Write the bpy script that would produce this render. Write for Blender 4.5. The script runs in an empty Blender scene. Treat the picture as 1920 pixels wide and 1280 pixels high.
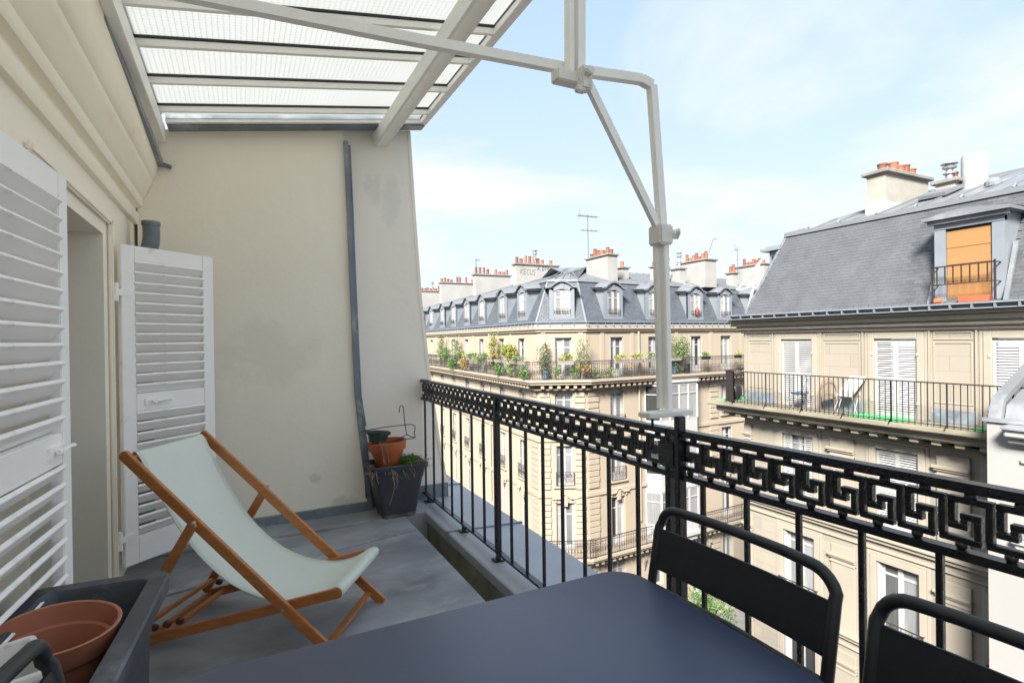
import bpy, bmesh, math, random
from mathutils import Vector as V, Matrix as MX
R = math.radians
random.seed(7)
SC = bpy.context.scene
COL = SC.collection
# ------------------------------------------------------------------ camera
cam = bpy.data.objects.new('camera', bpy.data.cameras.new('camera'))
COL.objects.link(cam)
th, pit, rho = math.atan(510/1017), math.atan(4/1017), R(.785)
F0 = V((math.sin(th), math.cos(th), 0)); Z = V((0, 0, 1)); R0 = V((math.cos(th), -math.sin(th), 0))
Fw = F0*math.cos(pit) - Z*math.sin(pit); U0 = Z*math.cos(pit) + F0*math.sin(pit)
Rt = R0*math.cos(rho) - U0*math.sin(rho); Up = U0*math.cos(rho) + R0*math.sin(rho)
m = MX((Rt, Up, -Fw)).transposed().to_4x4(); m.translation = (0, 0, 1.33)
cam.matrix_world = m
cam.data.sensor_width = 36; cam.data.lens = 36*1017/1920
cam.data.clip_start = .02; cam.data.clip_end = 3000
SC.camera = cam
# ------------------------------------------------------------------ world, sun, exposure
SUN_AZ, SUN_EL = (-.77, -.638), R(37)
w = bpy.data.worlds.new('World'); SC.world = w; w.use_nodes = True
nt = w.node_tree; N = nt.nodes; L = nt.links
bg = N['Background']; bg.inputs['Strength'].default_value = .050
sky = N.new('ShaderNodeTexSky'); sky.sky_type = 'NISHITA'; sky.sun_disc = False
sky.sun_elevation = SUN_EL; sky.sun_rotation = math.atan2(SUN_AZ[0], SUN_AZ[1]); sky.air_density = 1.0; sky.dust_density = .5
tc = N.new('ShaderNodeTexCoord'); sx = N.new('ShaderNodeSeparateXYZ'); L.new(tc.outputs['Generated'], sx.inputs[0])
ad = N.new('ShaderNodeMath'); ad.operation = 'ADD'; ad.inputs[1].default_value = .18
mx0 = N.new('ShaderNodeMath'); mx0.operation = 'MAXIMUM'; mx0.inputs[1].default_value = 0
L.new(sx.outputs[2], mx0.inputs[0]); L.new(mx0.outputs[0], ad.inputs[0])
cb = N.new('ShaderNodeCombineXYZ')
for k in (0, 1):
    dv = N.new('ShaderNodeMath'); dv.operation = 'DIVIDE'; L.new(sx.outputs[k], dv.inputs[0]); L.new(ad.outputs[0], dv.inputs[1]); L.new(dv.outputs[0], cb.inputs[k])
mp = N.new('ShaderNodeMapping'); mp.inputs['Location'].default_value = (5.5, 6.6, 0); mp.inputs['Scale'].default_value = (.75, 1.0, 1); mp.inputs['Rotation'].default_value = (0, 0, .8)
L.new(cb.outputs[0], mp.inputs[0])
nz = N.new('ShaderNodeTexNoise'); nz.inputs['Scale'].default_value = .9; nz.inputs['Detail'].default_value = 9; nz.inputs['Roughness'].default_value = .56; nz.inputs['Distortion'].default_value = .35
L.new(mp.outputs[0], nz.inputs['Vector'])
cr = N.new('ShaderNodeValToRGB'); cr.color_ramp.elements[0].position = .46; cr.color_ramp.elements[0].color = (.0, .0, .0, 1); cr.color_ramp.elements[1].position = .62; cr.color_ramp.elements[1].color = (.92, .92, .92, 1)
L.new(nz.outputs['Fac'], cr.inputs[0])
# thin milky veil towards the horizon, all round
vr = N.new('ShaderNodeMapRange'); vr.inputs[1].default_value = 0; vr.inputs[2].default_value = .5; vr.inputs[3].default_value = .96; vr.inputs[4].default_value = .86
L.new(mx0.outputs[0], vr.inputs[0])
veil = N.new('ShaderNodeMixRGB'); L.new(vr.outputs[0], veil.inputs[0]); L.new(sky.outputs[0], veil.inputs[1]); vc = N.new('ShaderNodeValToRGB'); L.new(mx0.outputs[0], vc.inputs[0]); vc.color_ramp.elements[0].position = .03; vc.color_ramp.elements[0].color = (1.53, 1.67, 1.79, 1); vc.color_ramp.elements[1].position = .5; vc.color_ramp.elements[1].color = (1.03, 1.35, 1.75, 1); L.new(vc.outputs[0], veil.inputs[2])
mixs = N.new('ShaderNodeMixRGB'); L.new(cr.outputs[0], mixs.inputs[0]); L.new(veil.outputs[0], mixs.inputs[1]); mixs.inputs[2].default_value = (1.88, 1.91, 1.95, 1)
L.new(mixs.outputs[0], bg.inputs['Color'])
sun = bpy.data.objects.new('sun', bpy.data.lights.new('sun', 'SUN')); COL.objects.link(sun)
sun.data.energy = 1.5; sun.data.angle = R(15); sun.data.color = (1, .955, .88)
sd = V((SUN_AZ[0]*math.cos(SUN_EL), SUN_AZ[1]*math.cos(SUN_EL), math.sin(SUN_EL)))
sun.rotation_euler = sd.to_track_quat('Z', 'Y').to_euler(); sun.location = (-20, -8, 30)
vs = SC.view_settings; vs.view_transform = 'Standard'; vs.look = 'None'; vs.gamma = 1; vs.use_curve_mapping = False; vs.exposure = 3.48
SC.cycles.max_bounces = 8; SC.cycles.transparent_max_bounces = 12; SC.cycles.diffuse_bounces = 5
SC.cycles.use_denoising = True

# ------------------------------------------------------------------ materials
def srgb(r, g, b): return tuple(((c/255)/12.92 if c/255 <= .04045 else ((c/255+.055)/1.055)**2.4) for c in (r, g, b))
MATS = {}
def mat(name, c1, c2=None, scale=3., detail=6., rough=.6, rv=.12, bump=0., bscale=60., metal=0., spec=.5, stretch=(1, 1, 1), brick=None, rnd=0., c3=None, s3=1., t3=(.55, .7), coat=0., stains=()):
    m = bpy.data.materials.new(name); m.use_nodes = True; MATS[name] = m
    t = m.node_tree; n = t.nodes; l = t.links; b = n['Principled BSDF']
    c2 = c2 or tuple(x*.82 for x in c1)
    tc = n.new('ShaderNodeTexCoord'); mp = n.new('ShaderNodeMapping'); mp.inputs['Scale'].default_value = stretch
    l.new(tc.outputs['Object'], mp.inputs[0])
    nz = n.new('ShaderNodeTexNoise'); nz.inputs['Scale'].default_value = scale; nz.inputs['Detail'].default_value = detail; nz.inputs['Roughness'].default_value = .6
    l.new(mp.outputs[0], nz.inputs['Vector'])
    rp = n.new('ShaderNodeValToRGB'); rp.color_ramp.elements[0].position = .32; rp.color_ramp.elements[1].position = .68
    rp.color_ramp.elements[0].color = (*c2, 1); rp.color_ramp.elements[1].color = (*c1, 1); l.new(nz.outputs['Fac'], rp.inputs[0])
    col = rp.outputs[0]
    if c3:
        n3 = n.new('ShaderNodeTexNoise'); n3.inputs['Scale'].default_value = s3; n3.inputs['Detail'].default_value = 7; n3.inputs['Roughness'].default_value = .65; l.new(mp.outputs[0], n3.inputs['Vector'])
        m3 = n.new('ShaderNodeMapRange'); m3.inputs[1].default_value = t3[0]; m3.inputs[2].default_value = t3[1]; l.new(n3.outputs['Fac'], m3.inputs[0])
        x3 = n.new('ShaderNodeMixRGB'); l.new(m3.outputs[0], x3.inputs[0]); l.new(col, x3.inputs[1]); x3.inputs[2].default_value = (*c3, 1); col = x3.outputs[0]
    for cx, cz, rx_, rz_, sc_, ns in stains:        # a weathering mark with a place of its own, feathered by noise
        sp = n.new('ShaderNodeSeparateXYZ'); l.new(tc.outputs['Object'], sp.inputs[0]); q = []
        for ax, c0, r0 in ((0, cx, rx_), (2, cz, rz_)):
            u = n.new('ShaderNodeMath'); u.operation = 'SUBTRACT'; u.inputs[1].default_value = c0; l.new(sp.outputs[ax], u.inputs[0])
            u2 = n.new('ShaderNodeMath'); u2.operation = 'DIVIDE'; u2.inputs[1].default_value = r0; l.new(u.outputs[0], u2.inputs[0])
            u3 = n.new('ShaderNodeMath'); u3.operation = 'POWER'; u3.inputs[1].default_value = 2; l.new(u2.outputs[0], u3.inputs[0]); q.append(u3)
        su = n.new('ShaderNodeMath'); l.new(q[0].outputs[0], su.inputs[0]); l.new(q[1].outputs[0], su.inputs[1])
        nn = n.new('ShaderNodeTexNoise'); nn.inputs['Scale'].default_value = ns; nn.inputs['Detail'].default_value = 6; nn.inputs['Roughness'].default_value = .65; l.new(tc.outputs['Object'], nn.inputs['Vector'])
        ma = n.new('ShaderNodeMath'); ma.operation = 'MULTIPLY_ADD'; ma.inputs[1].default_value = 2.2; l.new(nn.outputs['Fac'], ma.inputs[0]); l.new(su.outputs[0], ma.inputs[2])
        mr_ = n.new('ShaderNodeMapRange'); mr_.inputs[1].default_value = 1.25; mr_.inputs[2].default_value = 1.75; mr_.inputs[3].default_value = .9; mr_.inputs[4].default_value = 0; l.new(ma.outputs[0], mr_.inputs[0])
        xs = n.new('ShaderNodeMixRGB'); l.new(mr_.outputs[0], xs.inputs[0]); l.new(col, xs.inputs[1]); xs.inputs[2].default_value = (*sc_, 1); col = xs.outputs[0]
    hgt = None
    if brick:
        bt = n.new('ShaderNodeTexBrick'); l.new(tc.outputs['UV'], bt.inputs['Vector']); bt.inputs['Scale'].default_value = 1
        bt.inputs['Brick Width'].default_value = brick[0]; bt.inputs['Row Height'].default_value = brick[1]; bt.inputs['Mortar Size'].default_value = brick[2]
        bt.inputs['Color1'].default_value = (1, 1, 1, 1); k = brick[3]; bt.inputs['Color2'].default_value = (k, k, k, 1); bt.inputs['Mortar'].default_value = (brick[4],)*3+(1,)
        xb = n.new('ShaderNodeMixRGB'); xb.blend_type = 'MULTIPLY'; xb.inputs[0].default_value = 1; l.new(col, xb.inputs[1]); l.new(bt.outputs['Color'], xb.inputs[2]); col = xb.outputs[0]; hgt = bt.outputs['Fac']
    if rnd:
        oi = n.new('ShaderNodeObjectInfo'); mr = n.new('ShaderNodeMapRange'); mr.inputs[3].default_value = 1-rnd; mr.inputs[4].default_value = 1+rnd; l.new(oi.outputs['Random'], mr.inputs[0])
        xr = n.new('ShaderNodeMixRGB'); xr.blend_type = 'MULTIPLY'; xr.inputs[0].default_value = 1; l.new(col, xr.inputs[1]); l.new(mr.outputs[0], xr.inputs[2]); col = xr.outputs[0]
    l.new(col, b.inputs['Base Color'])
    rr = n.new('ShaderNodeMapRange'); rr.inputs[3].default_value = max(rough-rv, .03); rr.inputs[4].default_value = min(rough+rv, 1); l.new(nz.outputs['Fac'], rr.inputs[0]); l.new(rr.outputs[0], b.inputs['Roughness'])
    b.inputs['Metallic'].default_value = metal; b.inputs['Specular IOR Level'].default_value = spec; b.inputs['Coat Weight'].default_value = coat
    prev = None
    if bump:
        nb = n.new('ShaderNodeTexNoise'); nb.inputs['Scale'].default_value = bscale; nb.inputs['Detail'].default_value = 5; l.new(tc.outputs['Object'], nb.inputs['Vector'])
        bp = n.new('ShaderNodeBump'); bp.inputs['Strength'].default_value = bump; bp.inputs['Distance'].default_value = .004; l.new(nb.outputs['Fac'], bp.inputs['Height']); prev = bp.outputs[0]
    if hgt:
        b2 = n.new('ShaderNodeBump'); b2.invert = True; b2.inputs['Strength'].default_value = .6; b2.inputs['Distance'].default_value = .01; l.new(hgt, b2.inputs['Height'])
        if prev: l.new(prev, b2.inputs['Normal'])
        prev = b2.outputs[0]
    if prev: l.new(prev, b.inputs['Normal'])
    return m
plaster = mat('cream_plaster', (.89, .83, .705), (.86, .795, .665), 1.3, 8, .85, .08, .6, 14, c3=(.60, .55, .45), s3=.9, t3=(.60, .85), stretch=(1, 1, .45), stains=((.50, .30, .07, .05, (.70, .645, .54), 16), (.2, 1.25, .5, .3, (.80, .735, .61), 5), (.72, .08, .2, .08, (.70, .65, .55), 6)))
plaster2 = mat('pale_render', (.87, .82, .725), (.835, .785, .69), 1.6, 8, .85, .08, .4, 18, c3=(.60, .585, .55), s3=1.1, t3=(.62, .8), stretch=(1, 1, .5), stains=((.98, 2.55, .10, .20, (.74, .705, .64), 9), (1.13, 2.48, .11, .30, (.75, .715, .655), 7), (1.2, .25, .35, .10, (.55, .52, .46), 6)))
cornice_m = mat('cornice_paint', (.90, .845, .70), (.865, .80, .645), 2.5, 8, .7, .1, .25, 22, c3=(.56, .49, .31), s3=2.2, t3=(.62, .9))
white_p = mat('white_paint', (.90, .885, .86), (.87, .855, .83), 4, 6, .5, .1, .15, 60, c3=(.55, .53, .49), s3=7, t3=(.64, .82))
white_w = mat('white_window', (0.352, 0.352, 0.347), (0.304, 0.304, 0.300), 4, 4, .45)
frame_p = mat('worn_offwhite_paint', (.90, .885, .84), (.86, .84, .79), 6, 8, .45, .1, .3, 40, c3=(.40, .26, .13), s3=9, t3=(.72, .80))
rust_p = mat('rusty_white', (.78, .76, .71), (.71, .69, .63), 10, 8, .55, .1, .3, 40, c3=(.36, .20, .07), s3=11, t3=(.64, .74))
zinc_f = mat('zinc_floor', (.37, .385, .41), (.15, .158, .173), 1.5, 9, .46, .14, .25, 9, c3=(.45, .455, .46), s3=2.6, t3=(.56, .78), spec=.5, stretch=(1, 1.5, 1))
zinc_l = mat('zinc_ledge', (.40, .415, .445), (.31, .325, .355), 2.2, 8, .42, .12, .15, 12, c3=(.36, .37, .39), s3=3, t3=(.6, .8))
zinc_s = mat('zinc_strip', (.20, .235, .27), (.12, .145, .165), 3, 8, .4, .1, .1, 20, c3=(.30, .33, .35), s3=5)
channel_m = mat('mossy_channel', (.30, .29, .19), (.16, .16, .11), 4, 9, .8, .1, .5, 30, c3=(.07, .072, .05), s3=3)
zinc_r = mat('zinc_roof', (0.145, 0.155, 0.169), (0.116, 0.126, 0.139), .7, 7, .5, .1, 0, c3=(.235, .248, .27), s3=.5)
zinc_d = mat('zinc_dormer', (0.173, 0.193, 0.217), (0.141, 0.161, 0.185), 1.2, 7, .4, .1, 0)
slate_c = mat('slate_far', (0.089, 0.099, 0.119), (0.068, 0.078, 0.094), 1.5, 6, .5, .1, 0, brick=(.26, .13, .012, .72, .45))
slate_o = mat('slate', (0.071, 0.076, 0.084), (0.056, 0.060, 0.067), 2, 5, .5, .08, .1, 40, rnd=.2)
slate_b = mat('slate_under', (.07, .075, .085), None, 2)
iron = mat('black_iron', (.016, .017, .019), (.010, .011, .012), 14, 6, .28, .1, .5, 90, spec=.6)
iron_f = mat('far_iron', (.035, .032, .034), None, 5, 4, .5)
iron_b = mat('brown_iron', (.022, .017, .016), None, 5, 4, .5)
blk = mat('black_powder_coat', (.013, .015, .018), (.010, .012, .014), 40, 4, .40, .04, .12, 500)
tab_m = mat('table_coat', (.046, .064, .120), (.042, .058, .110), 5, 5, .36, .06, .06, 700, spec=.55, c3=(.075, .085, .12), s3=38, t3=(.70, .85))
wood = mat('oiled_hardwood', (.50, .195, .055), (.36, .125, .032), 9, 8, .42, .1, .15, 60, stretch=(1, 1, 5))
wood_d = mat('dark_hardwood', (.10, .035, .012), None, 9, 8, .5)
cloth = mat('mint_canvas', (.66, .71, .645), (.63, .68, .615), 6, 5, .9, .05, .35, 420, spec=.2)
terra = mat('terracotta', (.47, .125, .042), (.40, .10, .035), 6, 6, .65, .1, .1, 60)
terra2 = mat('brown_plastic_pot', (.43, .165, .095), (.37, .135, .076), 5, 6, .45, .1, .05, 60, c3=(.33, .15, .1), s3=7)
plas = mat('anthracite_plastic', (.044, .050, .062), (.034, .039, .049), 7, 6, .5, .1, .15, 90, c3=(.09, .095, .105), s3=5, t3=(.6, .8))
plas2 = mat('weathered_plastic', (.058, .066, .080), (.04, .047, .058), 6, 7, .46, .12, .2, 50, c3=(.19, .20, .22), s3=5, t3=(.56, .78))
green_p = mat('green_plastic', (.028, .062, .052), None, 5, 5, .45)
soil = mat('potting_soil', (.05, .034, .022), (.024, .017, .012), 30, 8, .95, .03, 1, 60)
straw = mat('dry_stems', (.36, .25, .16), (.25, .16, .10), 30, 4, .85)
def leafm(n, a, b): return mat(n, a, b, 9, 3, .55, .1, rnd=.0)
leaf_g = leafm('leaf_green', (.10, .26, .02), (.05, .15, .012))
leaf_p = leafm('leaf_pale', (0.163, 0.213, 0.088), (0.099, 0.149, 0.057))
leaf_y = leafm('leaf_yellow', (0.262, 0.250, 0.040), (0.136, 0.170, 0.034))
leaf_b = leafm('leaf_bush', (0.085, 0.170, 0.035), (0.050, 0.114, 0.021))
leaf_o = leafm('leaf_orange', (0.284, 0.159, 0.057), (0.193, 0.170, 0.057))
leaf_d = leafm('leaf_dark', (0.057, 0.106, 0.031), (0.031, 0.071, 0.020))
stone_c = mat('corner_stone', (0.300, 0.251, 0.195), (0.278, 0.231, 0.177), .6, 7, .85, .05, 0, c3=(.30, .242, .175), s3=.5, t3=(.55, .8))
stone_w = mat('sunlit_side_stone', (0.317, 0.269, 0.207), (0.295, 0.248, 0.190), .6, 7, .85, .05, 0)  # corner stone lightened, paints sunlight into the left facade
stone_r = mat('opposite_stone', (0.260, 0.233, 0.190), (0.236, 0.210, 0.171), .7, 8, .85, .05, .1, 30, brick=(1.25, .38, .006, .90, .80), c3=(.21, .183, .14), s3=.9, t3=(.62, 1.0), stretch=(1, 1, .4))
stone_t = mat('opposite_trim', (0.269, 0.241, 0.196), (0.244, 0.217, 0.175), 1.1, 8, .85, .05, .1, 30)
stone_dirty = mat('weathered_ledge_stone', (0.279, 0.251, 0.186), (0.140, 0.126, 0.093), 1.6, 9, .9, .05, .3, 20, c3=(.075, .07, .058), s3=1.3, t3=(.5, .72), stretch=(1, .35, 2))
white_b = mat('white_render', (0.270, 0.265, 0.257), (0.252, 0.248, 0.240), .8, 6, .85)
chim_m = mat('chimney_render', (0.265, 0.261, 0.254), (0.226, 0.224, 0.215), 1.2, 7, .85)
chim_g = mat('grey_chimney_render', (0.279, 0.265, 0.233), (0.214, 0.204, 0.181), 1.5, 8, .9, .05, .2, 20)
cap_m = mat('cement_cap', (.20, .19, .175), (.13, .125, .115), 2, 7, .9)
pot_o = mat('chimney_pot_clay', (0.236, 0.089, 0.046), (0.177, 0.066, 0.040), 4, 5, .8, .05, rnd=.35)
dark = mat('interior_shade', (.012, .012, .014), None, 2)  # near-black, painted as the shade inside rooms and openings
curtain = mat('net_curtain', (.48, .50, .50), (.36, .38, .39), 9, 3, .8, stretch=(6, 6, .3))
blind = mat('orange_blind', (0.265, 0.139, 0.049), (0.240, 0.122, 0.042), 1.3, 4, .8, stretch=(.3, .3, 2.2))
redp = mat('red_tub', (.55, .09, .04), None, 4)
mat_g = mat('green_turf_mat', (0.065, 0.466, 0.168), (0.051, 0.362, 0.129), 9, 5, .9)
asph = mat('asphalt', (.05, .05, .052), (.042, .042, .045), 3, 8, .9)
pave = mat('pavement_stone', (.24, .23, .215), (.19, .185, .175), 2, 7, .9)
bark = mat('bark', (.09, .07, .05), None, 6)
steel = mat('galvanised', (.42, .43, .44), (.34, .35, .36), 9, 5, .35, .1, metal=.6)
bluec = mat('blue_cloth', (.07, .12, .18), None, 6)
rattan = mat('rattan', (.20, .13, .08), None, 12)
paint_k = mat('spray_paint', (.07, .06, .065), None, 6)

def glass_mat(name, base, tint):
    m = bpy.data.materials.new(name); m.use_nodes = True
    n = m.node_tree.nodes; l = m.node_tree.links; b = n['Principled BSDF']
    oi = n.new('ShaderNodeObjectInfo'); rp = n.new('ShaderNodeValToRGB')
    e = rp.color_ramp.elements; e[0].color = (*base, 1); e[1].color = (*tint, 1); e[0].position = .25; e[1].position = .75
    l.new(oi.outputs['Random'], rp.inputs[0])
    tc = n.new('ShaderNodeTexCoord'); mp = n.new('ShaderNodeMapping'); mp.inputs['Scale'].default_value = (9, 9, .5); l.new(tc.outputs['Object'], mp.inputs[0])
    nz = n.new('ShaderNodeTexNoise'); nz.inputs['Scale'].default_value = 1.6; l.new(mp.outputs[0], nz.inputs['Vector'])
    xr = n.new('ShaderNodeMixRGB'); xr.blend_type = 'MULTIPLY'; xr.inputs[0].default_value = .75; l.new(rp.outputs[0], xr.inputs[1]); l.new(nz.outputs['Color'], xr.inputs[2])
    hs = n.new('ShaderNodeHueSaturation'); hs.inputs['Saturation'].default_value = .25; hs.inputs['Value'].default_value = 1.5; l.new(xr.outputs[0], hs.inputs['Color'])
    l.new(hs.outputs[0], b.inputs['Base Color']); b.inputs['Roughness'].default_value = .04; b.inputs['Specular IOR Level'].default_value = .5
    return m
pane_m = glass_mat('window_pane', (0.028, 0.033, 0.037), (0.213, 0.227, 0.234))
pane_l = glass_mat('window_pane_curtained', (.11, .12, .125), (.26, .27, .27))

def wired_glass():
    m = bpy.data.materials.new('wired_glass'); m.use_nodes = True
    n = m.node_tree.nodes; l = m.node_tree.links; out = n['Material Output']; b = n['Principled BSDF']
    tc = n.new('ShaderNodeTexCoord'); s = n.new('ShaderNodeSeparateXYZ'); l.new(tc.outputs['Object'], s.inputs[0])
    fs = []
    for k in (0, 1):
        mu = n.new('ShaderNodeMath'); mu.operation = 'MULTIPLY'; mu.inputs[1].default_value = 1/.026; l.new(s.outputs[k], mu.inputs[0])
        fr = n.new('ShaderNodeMath'); fr.operation = 'FRACT'; l.new(mu.outputs[0], fr.inputs[0])
        lt = n.new('ShaderNodeMath'); lt.operation = 'LESS_THAN'; lt.inputs[1].default_value = .11; l.new(fr.outputs[0], lt.inputs[0]); fs.append(lt)
    mxx = n.new('ShaderNodeMath'); mxx.operation = 'MAXIMUM'; l.new(fs[0].outputs[0], mxx.inputs[0]); l.new(fs[1].outputs[0], mxx.inputs[1])
    nz = n.new('ShaderNodeTexNoise'); nz.inputs['Scale'].default_value = 3; nz.inputs['Detail'].default_value = 6; l.new(tc.outputs['Object'], nz.inputs['Vector'])
    dr = n.new('ShaderNodeMapRange'); dr.inputs[3].default_value = .93; dr.inputs[4].default_value = 1.0; l.new(nz.outputs['Fac'], dr.inputs[0])
    tr = n.new('ShaderNodeBsdfTransparent'); tr.inputs[0].default_value = (.93, .97, .95, 1)
    tl = n.new('ShaderNodeBsdfTranslucent'); tl.inputs[0].default_value = (.46, .468, .462, 1)
    mx = n.new('ShaderNodeMixShader'); l.new(dr.outputs[0], mx.inputs[0]); l.new(tr.outputs[0], mx.inputs[1]); l.new(tl.outputs[0], mx.inputs[2])
    b.inputs['Base Color'].default_value = (.45, .47, .47, 1); b.inputs['Roughness'].default_value = .4
    wf = n.new('ShaderNodeMath'); wf.operation = 'MULTIPLY'; wf.inputs[1].default_value = .30; l.new(mxx.outputs[0], wf.inputs[0]); m2 = n.new('ShaderNodeMixShader'); l.new(wf.outputs[0], m2.inputs[0]); l.new(mx.outputs[0], m2.inputs[1]); l.new(b.outputs[0], m2.inputs[2])
    l.new(m2.outputs[0], out.inputs[0])
    return m
glass_w = wired_glass()

# ------------------------------------------------------------------ mesh helpers
W = {}
def tag(o, label=None, cat=None, group=None, kind=None):
    if label: o['label'] = label
    if cat: o['category'] = cat
    if group: o['group'] = group
    if kind: o['kind'] = kind
    return o
def empty(name, loc, label, cat, group=None, rz=0):
    o = bpy.data.objects.new(name, None); COL.objects.link(o); o.location = loc; o.rotation_euler = (0, 0, rz); o.empty_display_size = .1
    W[o.name] = MX.Translation(V(loc)) @ MX.Rotation(rz, 4, 'Z')
    return tag(o, label, cat, group)
def link(name, me, parent=None, mw=None, label=None):
    o = bpy.data.objects.new(name, me); COL.objects.link(o)
    mw = mw or MX.Identity(4)
    o.matrix_basis = mw; W[o.name] = mw
    if parent:
        o.parent = parent; o.matrix_parent_inverse = W[parent.name].inverted()
    if label: o['label'] = label
    return o
class MB:
    def __init__(s, M=None): s.v = []; s.f = []; s.uv = {}; s.M = M or MX.Identity(4)
    def pt(s, p): s.v.append(s.M @ V(p)); return len(s.v)-1
    def face(s, pts, uv=None):
        idx = [s.pt(p) for p in pts]; s.f.append(idx)
        if uv: s.uv[len(s.f)-1] = uv
        return s
    def box(s, x0, x1, y0, y1, z0, z1):
        i = [s.pt(p) for p in ((x0, y0, z0), (x1, y0, z0), (x1, y1, z0), (x0, y1, z0), (x0, y0, z1), (x1, y0, z1), (x1, y1, z1), (x0, y1, z1))]
        for q in ((0, 3, 2, 1), (4, 5, 6, 7), (0, 1, 5, 4), (1, 2, 6, 5), (2, 3, 7, 6), (3, 0, 4, 7)): s.f.append([i[k] for k in q])
        return s
    def beam(s, p, q, w, h, up=(0, 0, 1)):
        p, q = V(p), V(q); d = (q-p).normalized(); up = V(up)
        a = d.cross(up)
        if a.length < 1e-4: a = d.cross(V((0, 1, 0)))
        a.normalize(); b = a.cross(d).normalized()
        i = []
        for c in (p, q):
            for sa, sb in ((-1, -1), (1, -1), (1, 1), (-1, 1)): i.append(s.pt(c + a*(sa*w/2) + b*(sb*h/2)))
        for q4 in ((0, 3, 2, 1), (4, 5, 6, 7), (0, 1, 5, 4), (1, 2, 6, 5), (2, 3, 7, 6), (3, 0, 4, 7)): s.f.append([i[k] for k in q4])
        return s
    def tube(s, pts, r, n=10, cap=True, closed=False):
        pts = [V(p) for p in pts]; m = len(pts); rings = []
        rr = r if isinstance(r, (list, tuple)) else [r]*m
        t0 = (pts[1]-pts[0]).normalized(); a = t0.cross(V((0, 0, 1)))
        if a.length < 1e-3: a = t0.cross(V((0, 1, 0)))
        a.normalize()
        for k in range(m):
            if closed: t = (pts[(k+1) % m]-pts[k-1]).normalized()
            else: t = (pts[min(k+1, m-1)]-pts[max(k-1, 0)]).normalized()
            a = (a - t*a.dot(t)).normalized(); b = t.cross(a)
            rings.append([s.pt(pts[k] + (a*math.cos(2*math.pi*j/n) + b*math.sin(2*math.pi*j/n))*rr[k]) for j in range(n)])
        for k in range(m if closed else m-1):
            A, B = rings[k], rings[(k+1) % m]
            for j in range(n): s.f.append([A[j], A[(j+1) % n], B[(j+1) % n], B[j]])
        if cap and not closed: s.f.append(rings[0][::-1]); s.f.append(rings[-1])
        return s
    def lathe(s, c, prof, n=24, cap=(False, False), axis=None):
        rings = []
        for r, z in prof: rings.append([s.pt((c[0]+r*math.cos(2*math.pi*j/n), c[1]+r*math.sin(2*math.pi*j/n), c[2]+z)) for j in range(n)])
        for A, B in zip(rings, rings[1:]):
            for j in range(n): s.f.append([A[j], A[(j+1) % n], B[(j+1) % n], B[j]])
        if cap[0]: s.f.append(rings[0][::-1])
        if cap[1]: s.f.append(rings[-1])
        return s
    def rrect(s, levels, n=5, cap=(True, True)):
        """loft of rounded rectangles: (cx, cy, z, hx, hy, r)"""
        rings = []
        for cx, cy, z, hx, hy, r in levels:
            ring = []
            for q, (sx_, sy_) in enumerate(((1, 1), (-1, 1), (-1, -1), (1, -1))):
                for k in range(n+1):
                    a = math.pi/2*(q + k/n); ring.append(s.pt((cx+sx_*(hx-r)+r*math.cos(a), cy+sy_*(hy-r)+r*math.sin(a), z)))
            rings.append(ring)
        m = len(rings[0])
        for A, B in zip(rings, rings[1:]):
            for j in range(m): s.f.append([A[j], A[(j+1) % m], B[(j+1) % m], B[j]])
        if cap[0]: s.f.append(rings[0][::-1])
        if cap[1]: s.f.append(rings[-1])
        return s
    def ext(s, poly, fa, fb):
        """prism: poly 2-D points mapped by fa / fb to its two ends"""
        A = [s.pt(fa(*p)) for p in poly]; B = [s.pt(fb(*p)) for p in poly]; n = len(poly)
        s.f.append(A[::-1]); s.f.append(B)
        for j in range(n): s.f.append([A[j], A[(j+1) % n], B[(j+1) % n], B[j]])
        return s
    def strip(s, A, B, uva=None, uvb=None):
        for k in range(len(A)-1):
            uv = None
            if uva: uv = [uva[k], uva[k+1], uvb[k+1], uvb[k]]
            s.face([A[k], A[k+1], B[k+1], B[k]], uv)
        return s
    def mesh(s, name, m, smooth=None, bevel=0, seg=2, recalc=True):
        me = bpy.data.meshes.new(name); me.from_pydata([tuple(p) for p in s.v], [], s.f)
        if s.uv:
            ul = me.uv_layers.new(name='UVMap')
            for fi, uv in s.uv.items():
                for li, c in zip(me.polygons[fi].loop_indices, uv): ul.data[li].uv = c
        bm = bmesh.new(); bm.from_mesh(me)
        if smooth is not None: bmesh.ops.remove_doubles(bm, verts=bm.verts, dist=2e-5)
        if recalc: bmesh.ops.recalc_face_normals(bm, faces=bm.faces)
        if bevel:
            ed = [e for e in bm.edges if len(e.link_faces) == 2 and e.calc_face_angle(0) > .5]
            bmesh.ops.bevel(bm, geom=ed, offset=bevel, segments=seg, affect='EDGES', clamp_overlap=True)
        bm.to_mesh(me); bm.free()
        if smooth is not None:
            for p in me.polygons: p.use_smooth = True
            try: me.set_sharp_from_angle(angle=R(smooth))
            except Exception: pass
        me.materials.append(m); return me
    def build(s, name, m, parent=None, smooth=None, bevel=0, seg=2, mw=None, label=None, recalc=True):
        return link(name, s.mesh(name, m, smooth, bevel, seg, recalc), parent, mw, label)
def arc(c, r, a0, a1, n, f): return [f(c[0]+r*math.cos(a0+(a1-a0)*k/n), c[1]+r*math.sin(a0+(a1-a0)*k/n)) for k in range(n+1)]
def catmull(pts, n=6):
    pts = [V(p) for p in pts]; P = [pts[0]*2-pts[1]] + pts + [pts[-1]*2-pts[-2]]; out = []
    for i in range(1, len(P)-2):
        for k in range(n):
            t = k/n; a, b, c, d = P[i-1:i+3]
            out.append(.5*((2*b)+(c-a)*t+(2*a-5*b+4*c-d)*t*t+(3*b-a-3*c+d)*t**3))
    return out+[pts[-1]]
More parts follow.
